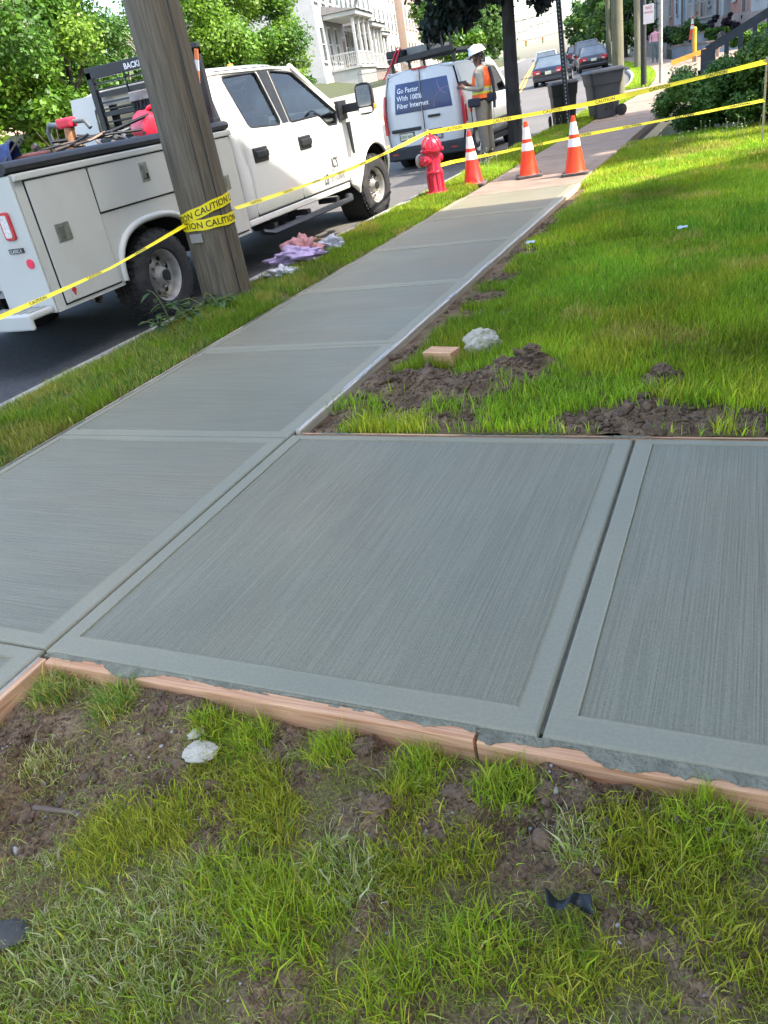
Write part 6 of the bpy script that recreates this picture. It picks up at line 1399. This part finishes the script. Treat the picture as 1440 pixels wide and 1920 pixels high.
# ================================================================== CARS
M_dcar = mat('car_window', (.10, .125, .14), .08, .2, 1.5, spec=.9)
def car(name, label, x, y, z, rz, L=4.5, W=1.78, H=1.44, paint=None, suv=False, plate=True, facing=1, group=None, detail=True, cat='car'):
    t = thing(name, label, cat, (x, y, z), rz, group); hw = W/2   # local: tail at y=0, nose at y=L
    def ring(y, w_, z0, z1, e=.35): return [(w_*math.copysign(abs(math.cos(a))**e, math.cos(a)), y, (z0+z1)/2+(z1-z0)/2*math.copysign(abs(math.sin(a))**e, math.sin(a))) for a in np.linspace(0, 2*PI, 28, endpoint=False)]
    bh = .95 if not suv else 1.08
    b = MB().loft([ring(0, hw*.82, .38, bh*.88), ring(.06, hw*.93, .30, bh*.97), ring(.35, hw*.99, .22, bh), ring(L*.35, hw, .18, bh*1.0), ring(L*.68, hw, .18, bh*.98), ring(L*.9, hw*.97, .2, bh*.85), ring(L*.98, hw*.88, .26, bh*.72), ring(L, hw*.75, .35, bh*.62)]).build('body', paint, t, smooth=50)
    r0, r1 = (L*.30, L*.56) if not suv else (L*.10, L*.58)
    b0, b1 = (L*.12, L*.72) if not suv else (L*.02, L*.75)
    def gr(y, w0, w1, z0, z1): return [(-w0, y, z0), (w0, y, z0), (w1, y, z1), (-w1, y, z1)]
    c = MB(); c.add([(-hw*.90, b0, bh-.05), (hw*.90, b0, bh-.05), (hw*.90, b1, bh-.07), (-hw*.90, b1, bh-.07), (-hw*.70, r0, H-.03), (hw*.70, r0, H-.03), (hw*.68, r1, H-.03), (-hw*.68, r1, H-.03)], [(0, 1, 5, 4), (1, 2, 6, 5), (2, 3, 7, 6), (3, 0, 4, 7), (4, 5, 6, 7)]); c.build('window_glass', M_dcar, t, bevel=.03)
    MB().loft([[(-hw*.73, r0-.05, H-.05), (hw*.73, r0-.05, H-.05), (hw*.71, r1+.05, H-.05), (-hw*.71, r1+.05, H-.05)], [(-hw*.64, r0+.05, H), (hw*.64, r0+.05, H), (hw*.62, r1-.05, H), (-hw*.62, r1-.05, H)]]).build('roof', paint, t, bevel=.02)
    for s in (-1, 1):
        for (ya, za, yb, zb, xa, xb) in ((b0, bh-.03, r0, H-.03, .905, .715), (b1, bh-.05, r1, H-.03, .905, .70), ((b0+b1)/2, bh-.03, (r0+r1)/2, H-.03, .915, .715)):
            MB().bar((s*hw*xa, ya, za), (s*hw*xb, yb, zb), .06, .06).build('pillar', paint, t)
        MB().box(min(s*hw*.45, s*hw*.90), max(s*hw*.45, s*hw*.90), -.012, .12, bh*.66, bh*.86).build('tail_light', M_red, t, bevel=.02)
        if not suv: MB().box(min(s*hw*.52, s*hw*.7), max(s*hw*.52, s*hw*.7), -.02, .1, bh*.70, bh*.76).build('reversing_light', M_lens, t)
        MB().box(min(s*hw*.62, s*hw*.9), max(s*hw*.62, s*hw*.9), L-.2, L-.02, bh*.52, bh*.66).build('headlight', M_lens, t, bevel=.02)
        MB().box(min(s*hw*.98, s*(hw+.17)), max(s*hw*.98, s*(hw+.17)), L*.63, L*.63+.09, bh-.02, bh+.12).build('side_mirror', paint, t, bevel=.02)
        for yy in (L*.19, L*.80):
            wv = MB().lathe([(.001, -.02), (.2, -.02), (.24, .01), (.30, .008), (.325, -.03), (.325, -.18), (.2, -.2)], 24, (s*(hw-.02), yy, .325), 'x', M=Matrix.Scale(s, 4, (1, 0, 0))).build('wheel', M_rub, t, smooth=40)
            MB().lathe([(.205, .015), (.19, .018), (.12, .0), (.001, .01)], 16, (s*(hw-.02), yy, .325), 'x', M=Matrix.Scale(s, 4, (1, 0, 0))).build('rim', M_steel, wv, smooth=40)
    MB().box(-hw*.86, hw*.86, -.05, .15, .28, .46).build('rear_bumper', paint, t, bevel=.04, segs=3)
    if plate: MB().box(-.16, .16, -.03, .0, bh*.62, bh*.78).build('license_plate', mat('plate_cream', (.62, .6, .45)), t)
    return t
M_navyp = mat('dark_blue_paint', (.012, .016, .024), .2, .1, 2, coat=.8); M_blackp = mat('black_paint', (.012, .012, .014), .2, .1, 2, coat=.8); M_greyp = mat('grey_paint', (.12, .12, .125), .25, .1, 2, coat=.7); M_silvp = mat('silver_paint', (.45, .46, .47), .3, .1, 2, coat=.7, metal=.3); M_redp = mat('red_paint', (.35, .03, .03), .25, .1, 2, coat=.7); M_bluep = mat('blue_paint', (.03, .06, .14), .25, .1, 2, coat=.7)
def road(yy, off): return float(XC+off+sh(yy)), yy, float(zr(yy)-.115)
car('sedan', 'dark sedan driving away up the lane, nearest moving car', *road(47, -4.0), .09, paint=M_navyp)
car('sedan', 'dark sedan parked on the right side behind the bins', *road(56, -1.15), AL, W=1.82, paint=M_blackp)
car('suv', 'grey SUV parked just ahead of the parked dark sedan', *road(62.5, -1.2), AL, H=1.75, W=1.85, paint=M_greyp, suv=True)
car('sedan', 'dark car parked farther ahead on the right side', *road(80, -1.2), AL, paint=M_blackp, H=1.55, suv=True)
car('sedan', 'silver car ahead of the moving dark sedan', *road(64, -4.0), AL, paint=M_silvp, H=1.6, suv=True)
car('sedan', 'blue car farther ahead in the lane', *road(78, -3.6), AL, paint=M_bluep)
car('sedan', 'red car on the left side of the street beyond the dark trunk', *road(72, -10.2), AL, paint=M_redp)
car('suv', 'silver SUV parked on the left side behind the red car', *road(80, -10.2), AL, H=1.7, paint=M_silvp, suv=True)
car('sedan', 'grey car parked on the left side, partly behind the dark trunk', *road(60, -10.3), AL, paint=M_greyp)

# ================================================================== BINS, SIGNS, POLES
M_bin = mat('bin_grey', (.075, .08, .085), .55, .15, 4, bump=.05); M_binb = mat('bin_black', (.022, .022, .023), .55, .2, 4)
def bin_(name, label, x, y, rz, m_, s=1.0, number=None):
    t = thing(name, label, 'trash bin', (x, y, .0), rz)
    def rr(w_, d, z, yo=0): return [(px, py+yo, z) for px, py in fillet([(-w_, -d), (w_, -d), (w_, d), (-w_, d)], .06)]
    MB().loft([rr(.26*s, .28*s, .02), rr(.29*s, .33*s, .45*s), rr(.31*s, .36*s, .74*s), rr(.325*s, .375*s, .745*s), rr(.345*s, .42*s, 1.0*s)]).build('bin_body', m_, t, smooth=40)
    MB().loft([rr(.365*s, .45*s, 1.0*s+.003), rr(.365*s, .45*s, 1.03*s), rr(.32*s, .40*s, 1.085*s)]).build('lid', m_, t, smooth=40)
    MB().tube([(-.3*s, .45*s, .98*s), (-.3*s, .54*s, 1.0*s), (.3*s, .54*s, 1.0*s), (.3*s, .45*s, .98*s)], .02, 7).build('handle', m_, t, smooth=60)
    MB().box(-.24*s, .24*s, -.345*s, -.318*s, .40*s, .43*s).build('lift_bar', m_, t)
    for sg in (-1, 1): MB().lathe([(.001, 0), (.11, 0), (.125, .02), (.125, .05), (.001, .06)], 20, (sg*.29*s-(.0 if sg > 0 else .06), .33*s, .125), 'x').build('wheel', M_rub, t, smooth=40)
    if number:
        V, F = text2d(number, .22, .01); MB().add([(.318*s+.012*(yy+.1), -.10+xx, .17+yy) for xx, yy in V], F).build('painted_number', M_ink, t)
    return t
bin_('wheeled_bin', 'large grey wheeled trash bin painted 20 at the sidewalk edge', -3.42, 20.9, -1.05, M_bin, .94, '20')
bin_('wheeled_bin', 'smaller dark trash bin behind the black sign post', -4.18, 20.1, .35, M_binb, .86)
def post(name, label, x, y, z, h, r, m_, lean=(0, 0), holes=False):
    t = thing(name, label, 'sign post', (x, y, z)); t.rotation_euler = (lean[0], lean[1], 0)
    if holes:
        MB().box(-r, r, -r*.6, -r*.4, -.1, h).box(-r, -r*.7, -r*.4, r*.7, -.1, h).box(r*.7, r, -r*.4, r*.7, -.1, h).build('channel', m_, t)
        for k in range(int(h/.075)): MB().box(-r*.25, r*.25, -r*.62, -r*.601, .1+k*.075, .135+k*.075).build('punched_hole', mat('hole_light', (.35, .4, .45), .8), t)
    else: MB().tube([(0, 0, -.1), (0, 0, h)], r, 12).build('shaft', m_, t, smooth=60)
    return t
post('sign_post', 'black punched-steel sign post leaning beside the dark bin', -4.0, 19.68, 0, 3.4, .05, M_blk2, (0, -.035), True)
s2 = post('sign_post', 'black square post with red and white parking sign', -3.85, 32.0, float(zr(32)), 4.2, .10, M_blk2)
sp_ = MB().box(.02, .36, -.125, -.115, 1.86, 2.42).build('sign_plate', mat('sign_white', (.72, .66, .64), .5, .08, 9), s2)
for i, (tx, sz) in enumerate((('NO', .13), ('PARKING', .068))): lettering('sign_letters', tx, sz, lambda x, y, i=i: (.19+x, -.128, 2.28-.115*i+y), mat('sign_red', (.6, .05, .07), .5), sp_, bold=.01, align='CENTER')
post('sign_post', 'galvanised round post just right of the black parking-sign post', -3.35, 32.6, float(zr(32.6)), 4.4, .06, M_steel)
M_pole2 = wood_mat('greenish_pole', (.10, .095, .055), (.19, .18, .11), 'z')
def upole(yy, off, r, h, label, m_=None):
    x, y, z = lpos(yy, off); t = thing('utility_pole', label, 'utility pole', (x, y, z)); pole_mesh(MB(), r, r*.75, h, 18, yy).build('shaft', m_ or M_pole2, t, smooth=50)
    MB().bar((-1.1, 0, h-1.2), (1.1, 0, h-1.2), .1, .12).build('crossarm', m_ or M_pole2, t); return t
upole(27.6, .55, .175, 11, 'greenish utility pole behind the grey bin'); upole(30.4, .25, .10, 10, 'thinner utility pole just left of the greenish one'); upole(47, .55, .17, 11, 'utility pole above the parked dark sedan'); upole(66, .5, .17, 11, 'distant utility pole behind the round tree'); upole(90, .5, .17, 11, 'farther utility pole near the end of the street'); upole(120, .5, .17, 11, 'last utility pole visible up the street')
M_wire = mat('wire_black', (.02, .02, .02), .7)
PP = [(27.6, .55, 9.5), (47, .55, 9.6), (66, .5, 9.6), (90, .5, 9.6), (120, .5, 9.6), (170, .5, 9.6)]
for k, dx in enumerate((-1.0, -.5, .0, .5, 1.0)):
    for lvl in ((0, 0), (1, -2.0)) if k < 3 else ((0, 0),):
        pts = [Vector((P1[0]+dx, P1[1], 9.4+lvl[1]))]
        for (yy, off, hh_) in PP:
            x, y, z = lpos(yy, off); b_ = Vector((x+dx, y, z+hh_+lvl[1])); a_ = pts[-1]
            for u in (.2, .4, .6, .8): q = a_.lerp(b_, u); q.z -= .35*4*u*(1-u); pts.append(q)
            pts.append(b_)
        o = MB().tube(pts, .022, 4).build('overhead_wire', M_wire, smooth=60); tag(o, 'thin black overhead wire running along the utility poles', 'wire', 'overhead wires')
for i in range(11):
    yy = 84+i*11; a_ = Vector(lpos(yy, .5))+Vector((0, 0, 7.6-.35*(i % 5))); b_ = Vector(lpos(yy+6, -13))+Vector((0, 0, 6.6-.4*(i % 4))); pts = []
    for u in np.linspace(0, 1, 9): q = a_.lerp(b_, u); q.z -= 1.0*4*u*(1-u)*.5; pts.append(q)
    tag(MB().tube(pts, .03, 4).build('overhead_wire', M_wire), 'thin black wire crossing over the far street', 'wire', 'wires across the street')
a_ = Vector(lpos(200, 1.5))+Vector((0, 0, 4.6)); b_ = Vector(lpos(200, -13))+Vector((0, 0, 4.5)); tag(MB().tube([a_, a_.lerp(b_, .5)-Vector((0, 0, .3)), b_], .04, 5).build('span_wire', M_wire), 'span wire carrying the two traffic signals', 'wire')
for i, u in enumerate((.36, .62)):
    p = a_.lerp(b_, u)-Vector((0, 0, .3)); t = thing('traffic_signal', ('hanging traffic signal over the far street, right one', 'hanging traffic signal over the far street, left one')[i], 'traffic signal', p)
    MB().box(-.2, .2, -.15, .15, -1.15, -.05).build('housing', mat('signal_yellow', (.45, .30, .05), .5), t, bevel=.03)
    for k, c_ in enumerate(((.5, .03, .02), (.5, .3, .03), (.03, .4, .2))): MB().lathe([(.13, 0), (.13, -.06), (.001, -.05)], 14, (0, -.15, -.25-.35*k), 'y').build('lens', mat('signal_lens_%d' % k, c_, .3), t)
# yellow bollard and orange plank barrier on the far lot, walls, stairs
M_bol = mat('safety_yellow', (.60, .33, .015), .5, .1, 6); M_bar_ = mat('barrier_orange', (.62, .24, .02), .55, .12, 5)
bx_, by_, bz_ = lpos(44, 1.6+1.05)
t = thing('bollard', 'yellow steel post on the far lot beside the grey wall', 'bollard', (-3.05, 44, bz_)); MB().tube([(0, 0, 0), (0, 0, 1.32)], .09, 14).build('shaft', M_bol, t, smooth=50); MB().lathe([(.09, 1.32), (.06, 1.37), (.001, 1.38)], 14).build('cap', M_bol, t, smooth=60)
t = thing('barrier_plank', 'long orange plank lying slanted at the foot of the yellow post', 'plank', (-2.95, 43.2, float(zr(43))+.05)); MB().bar((-1.0, -.2, .08), (1.0, .6, .42), .06, .2).build('board', M_bar_, t); MB().box(-.06, .06, -.2, .4, -.05, .2).box(.84, .96, .4, .7, -.05, .45).build('block', M_oldc, t)
t = thing('retaining_wall', 'blue-grey block wall with pillar behind the yellow post', 'wall', (*lpos(48, 3.9)[:2], float(zr(48)))); t.rotation_euler = (0, 0, AL)
M_bw = mat('blue_grey_block', (.24, .27, .30), .85, .12, 4, bump=.3)
MB().box(0, .3, 0, 12, -.2, .52).box(0, 7, -.3, 0-.002, -.2, .50).build('wall_face', M_bw, t); MB().box(-.05, .35, -.36, 12.0, .525, .60).build('coping', M_oldc, t); MB().box(-.12, .42, 3.2, 3.75, -.2, 1.0).build('pillar', M_bw, t); MB().box(-.16, .46, 3.16, 3.79, 1.002, 1.06).build('pillar_cap', M_oldc, t)
t = thing('retaining_wall', 'stained concrete wall left of the blue-grey pillar', 'wall', (*lpos(62, 3.6)[:2], float(zr(62)))); t.rotation_euler = (0, 0, AL)
MB().box(0, .3, 0, 22, -.3, .95).build('wall_face', mat('stained_concrete', (.36, .34, .31), .9, .3, 3, stretch=(3, 3, .3), bump=.3), t)
cw = cone(*lpos(53.5, 4.1)[:2], float(zr(53))+.65, 'small distant cone standing on the far wall', 0); cw['group'] = 'cones on the far wall'; cw.scale = (1.3, 1.3, 1.6)
st_ = thing('stair_railing', 'dark grey wooden stair railing climbing to the right above the hedge', 'railing', (-1.15, 20.2, .0))
M_rail = mat('dark_grey_stain', (.06, .068, .075), .7, .2, 6, bump=.2); SLP = .42
MB().bar((0, 0, 1.02), (3.6, -.6, 1.02+3.6*SLP), .09, .16).build('top_rail', M_rail, st_); MB().bar((.05, 0, .25), (3.6, -.6, .25+3.5*SLP), .05, .30).build('stringer', M_rail, st_)
for k in range(14):
    x = .12+k*.26; y = -x/6; MB().box(x-.045, x+.045, y-.05, y+.03, .1+x*SLP, .98+x*SLP).build('baluster' if k % 4 else 'rail_post', M_rail, st_)
MB().box(-.12, .10, -.09, .09, 0, 1.05).build('newel_post', M_rail, st_)
for k in range(9): MB().box(.1+k*.32, .5+k*.32, .15, 1.4, 0, .14*(k+1)).build('stair_tread', M_rail, st_)
MB().box(-.15, .12, .1, 1.4, 0, .06).build('stair_tread', M_rail, st_)
# pedestrian far up the sidewalk
PF = thing('person', 'distant pedestrian in pink top and dark skirt behind the thin pole', 'person', (*lpos(50, 1.7)[:2], float(zr(50))))
Jf = dict(pelvis=((0, 0, .92), (.15, .12)), chest=((0, 0, 1.28), (.17, .11)), neck=((0, 0, 1.46), .05), head=((0, 0, 1.60), .085), shL=((-.18, 0, 1.38), .06), elL=((-.24, 0, 1.1), .045), haL=((-.24, -.05, .86), .035), shR=((.18, 0, 1.38), .06), elR=((.24, 0, 1.1), .045), haR=((.24, -.05, .86), .035), hipL=((-.09, 0, .85), .1), knL=((-.1, 0, .48), .07), anL=((-.1, .0, .08), .05), toL=((-.1, -.13, .04), .04), hipR=((.09, 0, .85), .1), knR=((.1, .05, .48), .07), anR=((.1, .1, .08), .05), toR=((.1, -.03, .04), .04))
skin_figure('body', Jf, [('pelvis', 'chest'), ('chest', 'neck'), ('neck', 'head'), ('chest', 'shL'), ('shL', 'elL'), ('elL', 'haL'), ('chest', 'shR'), ('shR', 'elR'), ('elR', 'haR'), ('pelvis', 'hipL'), ('hipL', 'knL'), ('knL', 'anL'), ('anL', 'toL'), ('pelvis', 'hipR'), ('hipR', 'knR'), ('knR', 'anR'), ('anR', 'toR')], PF, [M_skin, mat('grey_skirt', (.10, .13, .13), .9), mat('pink_shirt', (.62, .30, .34), .8)], lambda c: 0 if c.z > 1.45 else (1 if c.z < .98 else 2))
MB().lathe([(.09, 1.62), (.1, 1.66), (.08, 1.72), (.001, 1.74)], 12).build('hair', M_hair, PF, smooth=60)
# ---- bundle of clothes and plastic at the kerb
def cloth(name, label, x, y, z, sx_, sy_, h, m_, seed, cat='clothes', rz=0):
    me = rock_mesh(name, sx_, sy_, h, m_, seed, .75, 5, .11); me.polygons.foreach_set('use_smooth', [True]*len(me.polygons))
    put(me, name, (x, y, z+h*.3), rz, label=label, cat=cat)
cloth('clothing_bundle', 'salmon pink bundled garment on the verge beside the truck', -4.33, 7.42, -.0, .26, .17, .15, mat('pink_cloth', (.52, .25, .24), .9, .12, 7, bump=.3), 3, rz=1.9)
cloth('clothing_bundle', 'lilac shirt crumpled over the front of the pink garment', -4.24, 7.20, .04, .27, .15, .09, mat('lilac_cloth', (.48, .36, .54), .9, .12, 7, bump=.3), 6, rz=.5)
M_film = mat('plastic_film', (.42, .42, .44), .2, .3, 9, spec=.8)
cloth('plastic_bag', 'clear crumpled plastic sheet sticking out right of the pink garment', -4.16, 7.66, .0, .17, .10, .10, M_film, 9, 'plastic bag', .4)
cloth('plastic_bag', 'white and clear plastic bag crumpled next to the pole foot', -4.12, 6.60, .0, .15, .12, .08, mat('white_film', (.55, .54, .54), .35, .3, 9), 12, 'plastic bag', .8)
for i, (x, y, rz) in enumerate(((-4.95, 8.95, .4), (-4.9, 8.9, 1.1), (-5.0, 9.05, .1))):
    o = MB().box(-.2, .2, -.02, .02, 0, .012).build('wood_strip', M_wx, bevel=.001); o.location = (x, y, -.118+.014*i); o.rotation_euler = (0, 0, rz); tag(o, 'pale wood strip lying in the gutter ahead of the step board', 'wood strip', 'wood strips in the gutter')
